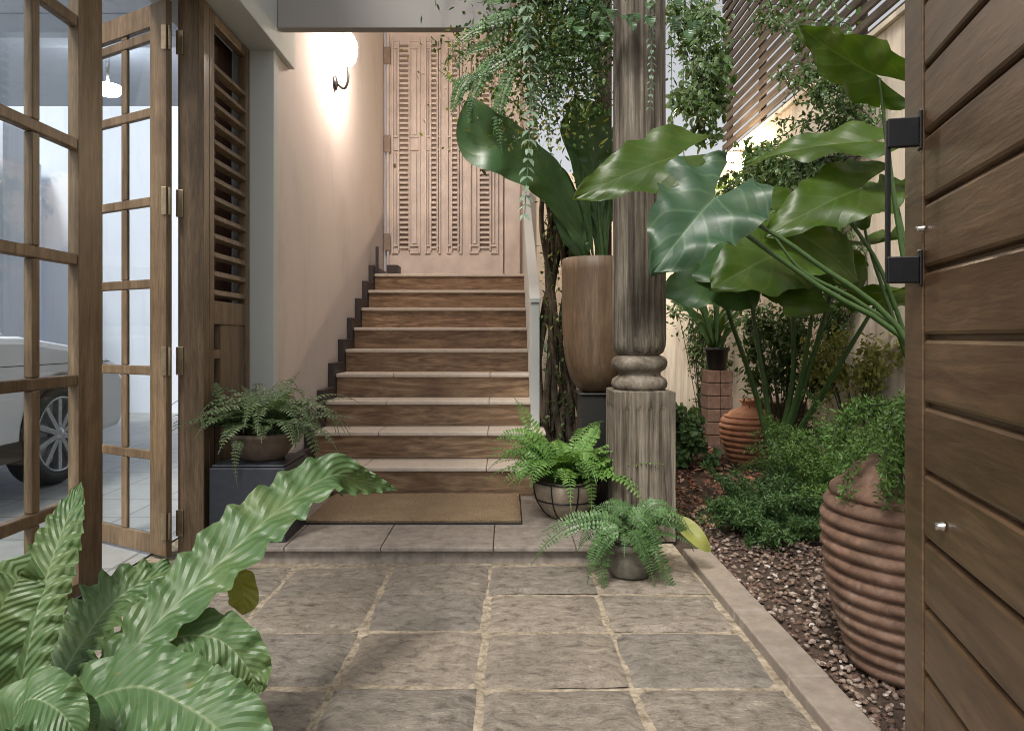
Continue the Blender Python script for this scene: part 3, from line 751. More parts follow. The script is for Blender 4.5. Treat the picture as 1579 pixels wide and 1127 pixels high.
# ------------------------------------------------------------------ bird's nest fern in the left foreground
t_ = thing('nest_fern', "large bird's nest fern with rippled pale green leaves in the left foreground", 'plant', (-.93,1.42,0))
m = MB(); m.lathe([(0,.012),(.10,.012),(.112,.0),(.125,.02),(.15,.15),(.158,.17),(.148,.175),(.14,.16),(0,.155)], c=(-.93,1.42,0), seg=36); m.build('pot', M['pot_brown'], t_)
strap = lambda t: max(.0, (min(1, .35+1.6*t) * (1-max(0,(t-.55)/.45)**2.2)))**.9
def nest(pts, wpx, nrm, **kw):
    pts3 = [P(*p) for p in pts]; D = sum(p[2] for p in pts)/len(pts)
    m = MB(); blade(m, pts3, wpx/F*D, nrm, kw.pop('prof', strap), n=kw.pop('n', 64), cols=12, **kw); return m.build('leaf', kw.get('mat', M['nest_leaf']) if False else M['nest_leaf'], t_)
nest([(5,1190,1.40),(35,1040,1.40),(62,925,1.45),(90,835,1.52),(126,742,1.62)], 40, (.25,-.9,.25), fold=.2, wav=.017, freq=16, seed=1)
nest([(-30,1190,1.36),(-25,1060,1.30),(-8,960,1.28),(30,890,1.30),(28,905,1.33)], 44, (.5,-.8,.3), fold=.1, wav=.012, freq=9, seed=2)
nest([(60,1180,1.42),(82,1075,1.46),(130,985,1.53),(190,915,1.60),(280,868,1.70)], 54, (-.3,-.92,.3), fold=.26, wav=.02, freq=15, seed=3)
nest([(110,1160,1.40),(190,1018,1.48),(300,905,1.58),(412,800,1.72),(505,735,1.86),(560,742,1.95),(614,755,2.0)], 54, (-.35,-.92,.25), fold=.26, wav=.017, freq=17, seed=4, n=90,
     prof=lambda t: max(.0, min(1,.35+1.5*t)*(1-max(0,(t-.42)/.58)**1.35))**.9)
nest([(95,1210,1.36),(125,1095,1.36),(210,1058,1.34),(290,1090,1.30),(345,1135,1.27),(390,1215,1.26)], 66, (.15,-.72,.75), fold=.12, wav=.015, freq=11, seed=5, prof=lambda t: max(0,min(1,.25+2.2*t)*(1-max(0,(t-.75)/.25)**3))**.9)
nest([(110,1150,1.44),(180,1035,1.50),(260,985,1.53),(335,985,1.53),(385,1035,1.52),(392,1078,1.52)], 46, (-.1,-.5,.85), fold=.05, wav=.016, freq=11, seed=6)
nest([(30,1220,1.28),(50,1150,1.25),(85,1110,1.24),(125,1100,1.24),(150,1125,1.24)], 30, (.1,-.7,.7), fold=.15, wav=.01, freq=6, seed=7)
nest([(0,1240,1.22),(10,1150,1.2),(40,1080,1.18),(90,1095,1.16),(130,1150,1.15)], 48, (.1,-.6,.8), fold=.1, wav=.012, freq=6, seed=8)
m = MB(); blade(m, [P(300,935,1.60),P(345,888,1.68),P(368,893,1.70),P(376,918,1.70),P(374,948,1.70)], .036, (.1,-.95,.15), lambda t: max(0,min(1,.2+1.4*t)*(1-max(0,(t-.8)/.2)**2))**.9, n=40, fold=.1, wav=.006, freq=4); o = m.build('leaf', M['nest_old'], t_); o['label'] = 'curled yellowing olive leaf end'

# ------------------------------------------------------------------ potted ferns
def fern_clump(root, base, nf, lmin, lmax, plen, pairs, mat, e0=(35,80), e1=(-60,5), r0=.05, azr=(0,360)):
    for i in range(nf):
        az = R(azr[0] + (azr[1]-azr[0])*(i+random.random())/nf)
        b = Vector(base) + Vector((math.cos(az), math.sin(az), 0))*random.uniform(0, r0)
        m = MB(); frond(m, arc(b, az, random.uniform(lmin,lmax), R(random.uniform(*e0)), R(random.uniform(*e1))), plen*random.uniform(.8,1.15), pairs)
        m.build('frond', mat, root)
# left fern on navy plinth
PXf, PYf = -1.14, 3.24
m = MB(); m.box(-1.325,-.985,3.07,3.41,.0685,.40); m.box(-1.318,-.992,3.077,3.403,.4005,.412)
tag(m.build('plinth', M['navy'], None, .008), 'dark navy box plinth carrying the fern at the left of the stairs', 'plinth')
t_ = thing('potted_fern', 'grey green fern in a brown bowl on the navy plinth', 'potted plant', (PXf,PYf,.412))
m = MB(); m.lathe([(0,.413),(.09,.413),(.10,.425),(.145,.49),(.155,.515),(.165,.522),(.165,.54),(.15,.54),(.14,.52),(0,.51)], c=(PXf,PYf,0), seg=40); m.build('pot', M['pot_brown'], t_)
fern_clump(t_, (PXf,PYf,.53), 84, .26, .50, .056, 24, M['fern_grey'], (25,78), (-75,-5), .07)
m = MB(); frond(m, [P(425,690,3.2),P(425,640,3.2),P(440,600,3.22),P(462,574,3.25)], .05, 24, (0,-1,.2)); m.build('frond', M['fern_grey'], t_)
m = MB(); frond(m, [P(375,690,3.12),P(368,680,3.06),P(362,710,3.04),P(366,750,3.04)], .036, 22, (0,-1,.1)); m.build('frond', M['fern_grey'], t_)
for pts in ([(455,690),(462,660),(480,650),(510,682)], [(450,690),(470,655),(485,690),(500,738)], [(370,690),(345,640),(335,600),(330,590)], [(400,690),(390,640),(385,610),(372,595)]):
    m = MB(); frond(m, [P(x,y,3.15) for x, y in pts], .042, 22, (0,-1,.3)); m.build('frond', M['fern_grey'], t_)
# right fern in banded bowl
PXf, PYf = .30, 3.52
t_ = thing('potted_fern', 'bright green fern in a black banded tan bowl at the stair foot', 'potted plant', (PXf,PYf,.068))
m = MB(); bowl = [(0,.0695),(.075,.0695),(.085,.075),(.12,.105),(.152,.155),(.168,.21),(.174,.262),(.164,.264),(.156,.235),(0,.225)]
m.lathe(bowl, c=(PXf,PYf,0), seg=48); m.build('bowl', M['pot_tan'], t_)
m = MB()
def ring_tube(z, r, rr): m.tube([(PXf+r*math.cos(2*math.pi*k/36), PYf+r*math.sin(2*math.pi*k/36), z) for k in range(37)], rr, 6, False)
ring_tube(.258,.176,.005); ring_tube(.165,.158,.0035)
for k in range(8):
    a = 2*math.pi*(k+.35)/8
    m.tube([(PXf+(r+.002)*math.cos(a), PYf+(r+.002)*math.sin(a), z) for r, z in bowl[2:7]], .0035, 5)
m.build('wire_band', M['black_metal'], t_)
fern_clump(t_, (PXf,PYf,.24), 70, .28, .50, .066, 22, M['fern_bright'], (30,82), (-70,0), .08)
for pts, D in (([(850,735),(830,680),(810,640),(792,612)],3.45), ([(850,735),(830,700),(800,690),(765,712)],3.4), ([(850,735),(825,715),(800,722),(770,748)],3.38), ([(845,735),(820,680),(790,668),(760,680)],3.42), ([(880,735),(900,690),(915,670),(925,655)],3.4), ([(890,735),(905,710),(912,750),(912,790)],3.34)):
    m = MB(); frond(m, [P(x,y,D) for x, y in pts], .06, 22, (0,-.8,.6)); m.build('frond', M['fern_bright'], t_)
# small sword fern by the kerb
PXf, PYf = .505, 2.86
t_ = thing('potted_fern', 'sword fern with arching fronds in a small stone pot before the column', 'potted plant', (PXf,PYf,0))
m = MB(); m.lathe([(0,.004),(.078,.004),(.086,.012),(.104,.08),(.110,.118),(.118,.12),(.118,.145),(.106,.145),(.10,.13),(0,.125)], c=(PXf,PYf,0), seg=40); m.build('pot', M['stone_pot'], t_)
for pts, D, pl in (([(965,815),(935,800),(885,808),(845,835),(818,872)],2.75,.052), ([(985,815),(1000,815),(1018,865),(1040,905),(1088,925)],2.72,.05), ([(955,815),(940,820),(928,860),(930,895),(945,920)],2.72,.05),
                   ([(970,815),(985,790),(1020,800),(1045,815)],2.8,.04), ([(960,815),(950,795),(960,785),(975,782)],2.85,.03), ([(975,815),(990,800),(1012,830),(1020,880)],2.7,.045), ([(960,815),(940,805),(905,825),(890,850)],2.78,.04)):
    m = MB(); frond(m, [P(x,y,D) for x, y in pts], pl, 34, (0,-.75,.6), pw=.26, rise=.2, droop=.15); m.build('frond', M['fern_dark'], t_)
m = MB(); blade(m, [P(1040,800,2.85),P(1060,815,2.83),P(1080,835,2.8),P(1096,850,2.8)], .04, (0,-.8,.6), n=20); o = m.build('leaf', M['vine_yellow'], t_); o['label'] = 'single broad yellow green leaf'
fern_clump(t_, (PXf,PYf,.16), 30, .16, .34, .042, 22, M['fern_dark'], (20,75), (-80,-20), .07)
for pts, D in (([(955,815),(925,800),(880,800),(835,820)],2.8), ([(990,815),(1020,795),(1050,810),(1070,850)],2.82), ([(975,815),(985,830),(998,860),(1010,905)],2.68), ([(960,815),(935,825),(915,860),(905,900)],2.7), ([(975,815),(968,790),(945,778),(915,782)],2.9), ([(985,815),(1000,785),(1020,778),(1045,790)],2.9)):
    m = MB(); frond(m, [P(x,y,D) for x, y in pts], .05, 32, (0,-.75,.6), pw=.28, rise=.2, droop=.15); m.build('frond', M['fern_dark'], t_)

# ------------------------------------------------------------------ tall wooden vase and dark leaved plant
VX, VY = .515, 3.98
m = MB(); m.box(VX-.10,VX+.13,VY-.115,VY+.115,-.05,.655); m.box(VX-.115,VX+.145,VY-.13,VY+.13,.656,.668)
tag(m.build('vase_stand', M['black_plastic'], None, .006), 'black box stand under the tall wooden vase', 'stand')
t_ = thing('tall_vase', 'tall rounded brown wooden vase on the black stand holding broad dark leaves', 'vase', (VX,VY,.668))
m = MB(); m.lathe([(0,.669),(.08,.669),(.115,.69),(.155,.76),(.178,.84),(.19,.94),(.197,1.06),(.20,1.2),(.20,1.36),(.20,1.425),(.192,1.43),(.186,1.425),(.18,1.38),(0,1.37)], c=(VX,VY,0), seg=56); m.build('vase_body', M['vase_wood'], t_, sharp=60)
def dk(pts, wpx, nrm, **kw):
    D = sum(p[2] for p in pts)/len(pts)
    m = MB(); blade(m, [P(*p) for p in pts], wpx/F*D, nrm, **kw); return m.build('leaf', M['dark_leaf'], t_)
dk([(905,400,3.92),(885,345,3.85),(850,285,3.75),(795,240,3.62),(748,210,3.55),(722,150,3.5)], 46, (-.5,-.85,.35), prof=lambda t: max(0, min(1,.12+1.35*max(0,t-.06))*(1-max(0,(t-.72)/.28)**2.4))**.9, fold=.12, wav=.012, freq=5, n=60)
dk([(925,400,4.0),(922,340,3.98),(915,260,3.95),(900,190,3.9),(885,150,3.86)], 52, (-.15,-.95,.2), prof=lambda t: max(0,min(1,.05+1.5*max(0,t-.2))*(1-max(0,(t-.6)/.4)**1.8)), fold=.2, wav=.02, freq=7, n=60)
dk([(930,400,4.05),(935,330,4.05),(945,260,4.02),(950,190,4.0)], 42, (.2,-.9,.2), prof=lambda t: max(0,min(1,.05+1.5*max(0,t-.15))*(1-max(0,(t-.6)/.4)**1.8)), fold=.25, wav=.02, freq=7)
dk([(900,400,4.0),(880,350,4.05),(868,300,4.1),(862,255,4.12)], 24, (.1,-.9,.2), fold=.3, wav=.012, freq=5)
for pts, ww in (([(915,400,3.96),(905,330,3.92),(890,260,3.86),(868,215,3.8)], 9), ([(922,400,4.02),(912,320,4.04),(903,240,4.04),(896,180,4.02)], 9), ([(935,400,4.0),(934,320,3.98),(930,240,3.96),(922,175,3.94)], 10), ([(900,402,4.02),(872,345,4.02),(846,310,4.0),(826,300,3.98)], 7), ([(912,402,4.06),(890,330,4.1),(872,275,4.12),(850,245,4.12)], 8)):
    dk(pts, ww, (-.2,-.9,.3), prof=lambda t: max(0, min(1,.15+1.6*t)*(1-max(0,(t-.5)/.5)**1.6)), fold=.35, wav=.006, freq=6)
for pts in ([(905,405,3.93),(892,360,3.9),(870,310,3.82)], [(930,405,4.0),(925,350,3.98),(920,280,3.96)]):
    m = MB(); m.tube(smooth_path([P(*p) for p in pts], 10), [.014-.007*i/10 for i in range(11)], 7); m.build('stalk', M['stem_green'], t_)

# ------------------------------------------------------------------ twisted vine trunk between stairs and vase
t_ = thing('climbing_vine', 'tangled brown vine trunk climbing beside the stair parapet', 'vine', (.36,4.55,0))
m = MB()
for k in range(18):
    x0 = .25 + .0145*k + random.uniform(-.01,.01); ph = random.uniform(0,6.28); r = random.uniform(.007,.026)
    pts = [(x0 + .035*math.sin(ph+z*2.6) + .03*math.sin(z*5+k), 4.55 + .05*math.cos(ph+z*2.2), z) for z in [i*.13-.05 for i in range(16)]]
    m.tube(smooth_path(pts, 44), [r*(1+.25*noise.noise(Vector((i*.4, k*3, 0)))) for i in range(45)], 7)
m.build('trunk', M['bark'], t_)
m = MB()
for _ in range(700):
    z = random.uniform(.1, 2.1); p = Vector((random.uniform(.22,.52), 4.5+random.uniform(-.09,.09), z))
    leaflet(m, p, rdir()+Vector((0,-.3,-.5)), (0,0,1), random.uniform(.02,.055), random.uniform(.012,.026))
m.build('foliage', M['vine_leaf'], t_)
m = MB()
for _ in range(120):
    z = random.uniform(.95, 2.0); p = Vector((random.uniform(.24,.5), 4.45+random.uniform(-.09,.05), z))
    leaflet(m, p, rdir()+Vector((0,-.3,-.3)), (0,0,1), random.uniform(.02,.05), random.uniform(.008,.016))
m.build('young_foliage', M['vine_yellow'], t_)

# ------------------------------------------------------------------ hanging plants at the top of the picture
t_ = thing('hanging_fern', 'hanging fern with drooping fronds above the foot of the stairs', 'hanging plant', P(835,-60,3.7))
hb = P(835,-30,3.7)
m = MB(); m.lathe([(0,-.11),(.06,-.11),(.11,-.07),(.15,0),(.155,.03),(.145,.03),(.13,-.01),(0,-.02)], c=hb, seg=32); m.build('basket', M['bark'], t_)
m = MB()
for k in range(3):
    a = k*2.094; m.tube([hb+Vector((.15*math.cos(a),.15*math.sin(a),.03)), hb+Vector((0,0,.62))], .003, 5)
m.build('hanger', M['black_metal'], t_)
fern_clump(t_, hb, 60, .35, .78, .042, 30, M['fern_dark'], (10,65), (-100,-40), .1)
for pts, D in (([(840,0),(790,20),(740,40),(705,65),(682,110)],3.5), ([(820,0),(790,-8),(765,0),(735,5)],3.55), ([(830,30),(800,70),(760,100),(730,118),(715,132)],3.5), ([(800,60),(770,90),(735,130),(700,125),(676,108)],3.52), ([(790,20),(760,60),(720,80),(695,120)],3.54), ([(770,70),(745,110),(728,150),(720,190)],3.5), ([(800,90),(775,140),(768,190),(775,240)],3.48), ([(820,20),(780,20),(735,45),(700,100)],3.56), ([(850,60),(828,130),(822,200),(830,260)],3.5), ([(735,110),(712,130),(702,155),(695,180)],3.5), ([(830,0),(800,60),(770,150),(760,210)],3.5), ([(860,0),(868,80),(850,170),(845,230)],3.55), ([(890,0),(905,60),(912,120),(905,190)],3.6)):
    m = MB(); frond(m, [P(x,y,D) for x, y in pts], .05, 30, (0,-.9,.4), pw=.42); m.build('frond', M['fern_dark'], t_)
m = MB()
for _ in range(5200):
    p = P(random.gauss(858,62), random.uniform(-40,60)+abs(random.gauss(0,75)), random.uniform(3.45,4.1))
    leaflet(m, p, rdir()+Vector((0,-.2,-.7)), rdir(), random.uniform(.02,.05), random.uniform(.010,.02))
m.build('foliage', M['vine_leaf'], t_)
m = MB()
for _ in range(900):
    p = P(random.gauss(815,60), random.uniform(20,230), random.uniform(3.5,3.8))
    leaflet(m, p, rdir()+Vector((0,-.2,-.4)), rdir(), random.uniform(.02,.04), random.uniform(.010,.018))
m.build('young_foliage', M['vine_yellow'], t_)
def strand(name, label, x, y0, y1, D, lf, gap, sway, n_str=1, spread=0, mat='string_leaf', wide=.45):
    t_ = thing(name, label, 'trailing plant', P(x, y0, D))
    for s in range(n_str):
        xx = x + (random.uniform(-spread, spread) if n_str > 1 else 0)
        top, bot = P(xx, y0, D), P(xx+sway+random.uniform(-8,8), y1*(random.uniform(.75,1) if n_str > 1 else 1), D+random.uniform(-.05,.05))
        mid = top.lerp(bot,.5) + Vector((random.uniform(-.03,.03), random.uniform(-.03,.03), 0))
        n = max(4, int((top-bot).length/gap)); path = smooth_path([top, mid, bot], n)
        m = MB(); m.tube(path, .0022, 5)
        for i, p in enumerate(path[1:]):
            az = i*1.57*.55 + s
            for sg in (-1, 1):
                leaflet(m, p, Vector((sg*math.cos(az), -abs(math.sin(az))*.6 - .1, -.75+.3*random.random())), (0,-.5,1), lf*random.uniform(.75,1.15)*(1-.4*i/n), lf*wide*(1-.3*i/n), .25)
        m.build('trailing_stem', M[mat], t_)
strand('trailing_vine', 'silvery trailing vine hanging in front of the broad dark vase leaf', 810, -20, 330, 3.4, .075, .045, -6, 1)
strand('trailing_vine', 'short pale trailing vine hanging against the column shaft', 1003, -20, 165, 3.24, .042, .028, 4, 1)
strand('trailing_vine', 'cluster of dark trailing stems hanging left of the column', 880, -20, 180, 3.75, .055, .035, 0, 12, 66, 'vine_leaf')
strand('trailing_vine', 'cluster of dark trailing stems hanging right of the column', 1065, -20, 215, 4.2, .045, .045, 0, 6, 40, 'vine_leaf')
t_ = thing('hanging_pothos', 'dark heart leaved creeper bunched around the top of the column', 'creeper', P(980,-20,3.6))
m = MB()
for _ in range(70):
    p = P(random.uniform(880,1075), random.uniform(-40,55), random.uniform(3.2,3.9))
    if abs(p.x-CXc) < .15 and abs(p.y-CYc) < .15: p.y = 3.24
    dv = rdir()*.5 + Vector((0,-.5,-.7)); l = random.uniform(.05,.09)
    leaflet(m, p, dv, (0,-.3,1), l, l*.75, .3)
m.build('foliage', M['dark_leaf'], t_)

# ------------------------------------------------------------------ slatted screen above the right wall
t_ = thing('slat_screen', 'dark horizontal slatted screen above the right boundary wall', 'screen', (2.48,5.6,2.97))
m = MB(); z = 3.0
while z < 5.0:
    m.box(2.46, 2.485, 3.9, 7.9, z, z+.062); z += .105
m.build('slats', M['slat_wood'], t_, .003)
for y in (3.95, 4.9, 5.85, 6.8, 7.8):
    m = MB(); m.box(2.4865, 2.545, y-.03, y+.03, 2.971, 5.05); m.build('post', M['slat_wood'], t_, .003)
# garden lamp on the wall
gp = P(1126,243,7.0); gp.x = 2.36
t_ = thing('garden_lamp', 'small glowing bulb lamp high on the right garden wall', 'lamp', gp)
m = MB(); m.lathe([(0,-.05),(.03,-.04),(.048,0),(.03,.04),(0,.05)], c=gp+Vector((-.10,0,0)), seg=20); m.build('bulb', M['garden_glow'], t_)
m = MB(); m.tube([gp+Vector((.04,0,.06)), gp+Vector((-.06,0,.07)), gp+Vector((-.10,0,.05))], .008, 6); m.build('arm', M['black_metal'], t_)
lp = bpy.data.lights.new('garden_light', 'POINT'); lp.energy = 60; lp.color = (1.0,.78,.53); lp.shadow_soft_size = .06
lo = bpy.data.objects.new('garden_light', lp); COL.objects.link(lo); lo.location = gp+Vector((-.25,-.05,-.03)); lo.parent = t_; lo.matrix_parent_inverse = t_.matrix_world.inverted()

# ------------------------------------------------------------------ terracotta jars and other pots in the bed
def ribbed(name, label, c, H, Rm, ribs, mat, neck, amp):
    t_ = thing(name, label, 'jar', c)
    n = ribs*14; prof = [(0, .004), (Rm*.55, .004)]
    for i in range(n+1):
        t = i/n; z = .006 + (H*.80)*t
        r = Rm*(.66 + .34*math.sin(min(1, t/.72)*math.pi/2)) if t < .72 else Rm*(1 - .30*((t-.72)/.28)**1.8)
        a = (t*ribs) % 1.0
        r += amp*(abs(math.sin(math.pi*t*ribs))**.55) if t < 13.0/14 else 0
        prof.append((r, z))
    rn = neck
    prof += [(Rm*.58, H*.835), (rn*1.08, H*.875), (rn, H*.91), (rn*1.02, H*.95), (rn*1.28, H*.965), (rn*1.34, H*.985), (rn*1.25, H), (rn*.95, H*.995), (rn*.9, H*.9), (0, H*.88)]
    m = MB(); m.lathe(prof, c=c, seg=72, rmod=lambda a, z: 1+.006*noise.noise(Vector((math.cos(a)*2, math.sin(a)*2, z*5)))); m.build('jar_body', mat, t_)
    return t_
ribbed('ribbed_jar', 'large dark terracotta ribbed jar on the gravel beside the gate', (1.215,2.06,-.01), .74, .236, 14, M['terracotta'], .075, .024)
ribbed('ribbed_jar', 'smaller orange banded terracotta jar behind the green shrubs', (1.88,5.35,.0), .50, .21, 9, M['terracotta_bright'], .06, .022)
bp = P(1200,640,5.75)
t_ = thing('round_planter', 'wide brown planter with pale rim behind the tall leaf stems', 'planter', (bp.x,bp.y,0))
m = MB(); zt = P(1200,616,5.75).z
m.lathe([(0,.02),(.14,.02),(.2,.15),(.235,zt-.03),(.255,zt-.025),(.255,zt),(.235,zt),(.22,zt-.06),(0,zt-.07)], c=(bp.x,bp.y,0), seg=44); m.build('pot', M['pot_brown'], t_)
# nursery pot on a brick pedestal with strappy leaves
op = P(1106,570,6.2)
m = MB(); zt = op.z
for i in range(6):
    z1 = zt - i*(zt/6+.0)-.004; z0 = zt-(i+1)*(zt/6)+.002
    m.box(op.x-.11+random.uniform(-.008,.008), op.x-.002, 6.1, 6.32, z0, z1); m.box(op.x+.002, op.x+.11+random.uniform(-.008,.008), 6.1, 6.32, z0, z1)
tag(m.build('brick_stack', M['brick'], None, .004), 'stack of weathered bricks carrying the black nursery pot', 'bricks')
t_ = thing('nursery_pot', 'black plastic nursery pot of arching strap leaves on the bricks', 'potted plant', op)
m = MB(); m.lathe([(0,.001),(.075,.001),(.082,.01),(.10,.165),(.112,.17),(.112,.20),(.10,.20),(.095,.17),(0,.165)], c=(op.x,6.21,op.z), seg=32); m.build('pot', M['black_plastic'], t_)
for i in range(22):
    az = random.uniform(0,6.28); m = MB()
    pts = arc((op.x+random.uniform(-.04,.04),6.21,op.z+.17), az, random.uniform(.45,.85), R(random.uniform(62,84)), R(random.uniform(-40,30)))
    blade(m, pts, random.uniform(.012,.022), (0,-1,.6), n=16, cols=2, fold=.5); m.build('leaf', M['vine_leaf'], t_)
for pts in ([(1095,530),(1070,490),(1052,455),(1036,440)], [(1095,530),(1062,480),(1045,470),(1034,465)], [(1100,530),(1085,470),(1075,430),(1060,420)], [(1105,530),(1105,460),(1098,420)]):
    m = MB(); blade(m, [P(x,y,6.0) for x, y in pts], .022, (-.3,-.6,.7), n=20, cols=2, fold=.4); m.build('leaf', M['dark_leaf'], t_)

# ------------------------------------------------------------------ big alocasias
def petiole(root, pts, r0=.013, r1=.006, mat='stem_green'):
    pth = smooth_path(pts, 20); m = MB(); m.tube(pth, [r0+(r1-r0)*i/20 for i in range(21)], 8); m.build('stalk', M[mat], root)
def big_leaf(root, at, tip, wpx, nrm, mat='alocasia_leaf', **kw):
    m = MB(); heart(m, P(*at), P(*tip), wpx/F*at[2], nrm, **kw); m.build('leaf', M[mat], root)
t_ = thing('elephant_ear', 'elephant ear plant with fan of long green stalks rising behind the shrubs', 'plant', P(1195,700,4.6))
B = P(1195,715,4.6)
for (pts, leafspec) in (
    ([(1190,700,4.6),(1160,590,4.5),(1122,478,4.35),(1120,440,4.3)], ((1125,430,4.3),(1035,440,4.0),66,(-.1,-.95,.4),'dark_leaf')),
    ([(1192,700,4.6),(1180,600,4.55),(1160,470,4.5),(1165,400,4.4)], ((1165,400,4.4),(1060,400,4.1),76,(0,-.85,.5),'dark_leaf')),
    ([(1197,700,4.6),(1222,590,4.5),(1222,470,4.4),(1215,385,4.3)], ((1215,385,4.3),(1120,420,3.9),84,(.1,-.9,.45),'alocasia_leaf')),
    ([(1200,700,4.6),(1232,600,4.45),(1250,500,4.3),(1258,432,4.2)], ((1258,432,4.2),(1150,340,4.5),92,(-.1,-.9,.5),'alocasia_leaf')),
    ([(1203,700,4.6),(1250,560,4.4),(1285,440,4.2),(1300,380,4.1)], ((1300,385,4.1),(1385,345,3.7),70,(.1,-.8,.5),'alocasia_leaf')),
    ([(1205,705,4.6),(1260,620,4.4),(1320,520,4.1),(1350,470,4.0)], ((1350,470,4.0),(1410,420,3.6),60,(0,-.8,.5),'alocasia_leaf')),
):
    petiole(t_, [P(*p) for p in pts], .022, .009)
    a, tp, ww, nr, mt = leafspec; big_leaf(t_, a, tp, ww, nr, mt, seed=a[0]*.1, wav=.024, droop=.25, fold=.2)
m = MB(); m.tube([P(1196,735,4.6), P(1196,700,4.6), P(1194,680,4.6)], [.06,.05,.03], 10); m.build('stem', M['stem_dark'], t_)
t_ = thing('elephant_ear', 'elephant ear plant with broad leaves leaning out from behind the gate', 'plant', P(1500,900,2.9))
B2 = (1490,900,2.9)
for (pts, leafspec) in (
    ([B2,(1410,545,2.95),(1250,400,2.95),(1150,335,2.95),(1103,303,2.95)], ((1103,303,2.95),(1022,385,2.72),92,(.30,-.62,.72),'alocasia_blue')),
    ([B2,(1420,560,3.1),(1260,440,3.1),(1130,345,3.1),(1075,280,3.08),(1050,241,3.05)], ((1048,240,3.05),(893,284,2.85),60,(.05,-.93,.42),'alocasia_leaf')),
    ([B2,(1430,600,3.2),(1390,380,3.2),(1365,200,3.15),(1356,122,3.1)], ((1356,118,3.1),(1215,52,3.3),56,(0,-.55,-.8),'alocasia_leaf')),
    ([B2,(1435,600,3.5),(1400,400,3.5),(1378,290,3.5),(1370,222,3.5)], ((1350,218,3.5),(1150,222,3.7),48,(0,-.75,.65),'alocasia_leaf')),
    ([B2,(1420,600,3.6),(1360,420,3.6),(1305,330,3.6),(1303,285,3.6)], ((1330,290,3.55),(1190,340,3.4),66,(0,-.8,.6),'alocasia_leaf')),
    ([B2,(1420,620,3.7),(1370,470,3.7),(1340,380,3.7),(1325,310,3.7)], ((1335,320,3.7),(1400,275,3.5),60,(0,-.7,.6),'alocasia_leaf')),
    ([B2,(1420,560,3.3),(1330,470,3.3),(1240,420,3.3),(1190,360,3.3)], ((1215,350,3.6),(1345,420,3.6),80,(0,-.85,.5),'alocasia_leaf')),
):
    petiole(t_, [P(*p) for p in pts], .016, .006)
    a, tp, ww, nr, mt = leafspec; big_leaf(t_, a, tp, ww, nr, mt, seed=a[1]*.1, **(dict(droop=.42, fold=.38, wav=.035, lobe=.5) if mt == 'alocasia_blue' else dict(wav=.02, droop=.22, fold=.2)))

# ------------------------------------------------------------------ feathery shrubs
def feathery(name, label, c, nplume, lmin, lmax, mat, needle=.024, e0=(25,85), per=46, nd=7, azr=(0,360), e1=(-35,40), squash=1):
    t_ = thing(name, label, 'shrub', c); m = MB(); ms = MB()
    for i in range(nplume):
        az = R(random.uniform(*azr)); L = random.uniform(lmin, lmax)
        b = Vector(c) + Vector((random.uniform(-.08,.08), random.uniform(-.08,.08), .02))
        path = smooth_path(arc(b, az, L, R(random.uniform(*e0)), R(random.uniform(*e1))), per)
        ms.tube(path[::3], .0018, 4, False)
        for k in range(int(per*.18), per+1):
            t = k/per; p = path[k]
            for q in range(nd):
                dv = rdir(); off = dv*random.uniform(0,.035)*(1-.4*t); l = needle*random.uniform(.6,1.3)
                d2 = (rdir() + dv*.8).normalized(); sd = d2.cross(rdir()).normalized()*random.uniform(.0022,.0042)
                q0 = p+off
                m.add([q0-sd*.6, q0+d2*l*.55+sd, q0+d2*l, q0+d2*l*.5-sd], [(0,1,2,3)], False, [(0,0),(.5,.5),(0,1),(-.5,.5)])
    m.build('foliage', mat, t_); ms.build('stem', M['stem_dark'], t_)
    return t_
c = P(1200,835,3.35); feathery('feathery_shrub', 'low dark feathery shrub spilling onto the gravel left of the large jar', (c.x,c.y+.1,0), 130, .18, .42, M['needle_dark'], per=48, nd=9, e0=(12,72))
c = P(1315,790,3.7); feathery('feathery_shrub', 'taller light green feathery shrub behind the large ribbed jar', (c.x,c.y,0), 140, .42, .80, M['needle'], .026, nd=9)
c = P(1330,700,3.0); feathery('feathery_shrub', 'bright feathery shrub leaning over the neck of the large jar', (c.x+.16,c.y-.25,.12), 110, .34, .66, M['needle'], .022, e0=(40,88), e1=(-20,50), nd=9)
feathery('feathery_plant', 'feathery green plant drooping from the mouth of the large ribbed jar', (1.20,2.0,.71), 38, .24, .44, M['needle'], .02, e0=(-15,45), e1=(-100,-75), nd=9, per=44, azr=(190,320))

def bush(name, label, cat, c, rad, n, lf, mat, wide=.5, stems=14):
    t_ = thing(name, label, cat, (c[0],c[1],0.02)); m = MB(); ms = MB()
    cl = [rdir()*random.random()**.5 for _ in range(26)]
    for k in range(stems):
        tgt = Vector(c)+Vector([cl[k % 26][q]*rad[q]*.8 for q in range(3)]); ms.tube(smooth_path([(c[0],c[1],.0),(c[0]*.5+tgt.x*.5,c[1]*.5+tgt.y*.5+.02,tgt.z*.55),tgt],8), .004, 5, False)
    for _ in range(n):
        q = cl[random.randrange(26)] + rdir()*.33*random.random()
        p = Vector(c)+Vector([q[i]*rad[i] for i in range(3)])
        if p.z < .01: p.z = .01+random.random()*.03
        l = lf*random.uniform(.6,1.25); leaflet(m, p, rdir()+Vector((0,-.25,-.2)), Vector((0,-.4,1))+rdir()*.6, l, l*wide, .2)
    m.build('foliage', mat, t_); ms.build('stem', M['stem_dark'], t_); return t_
c = P(1062,650,5.2); bush('ground_bush', 'low round leaved bush between the column and the orange jar', 'bush', (c.x,c.y,.22), (.25,.3,.24), 1300, .06, M['fern_dark'], .7)
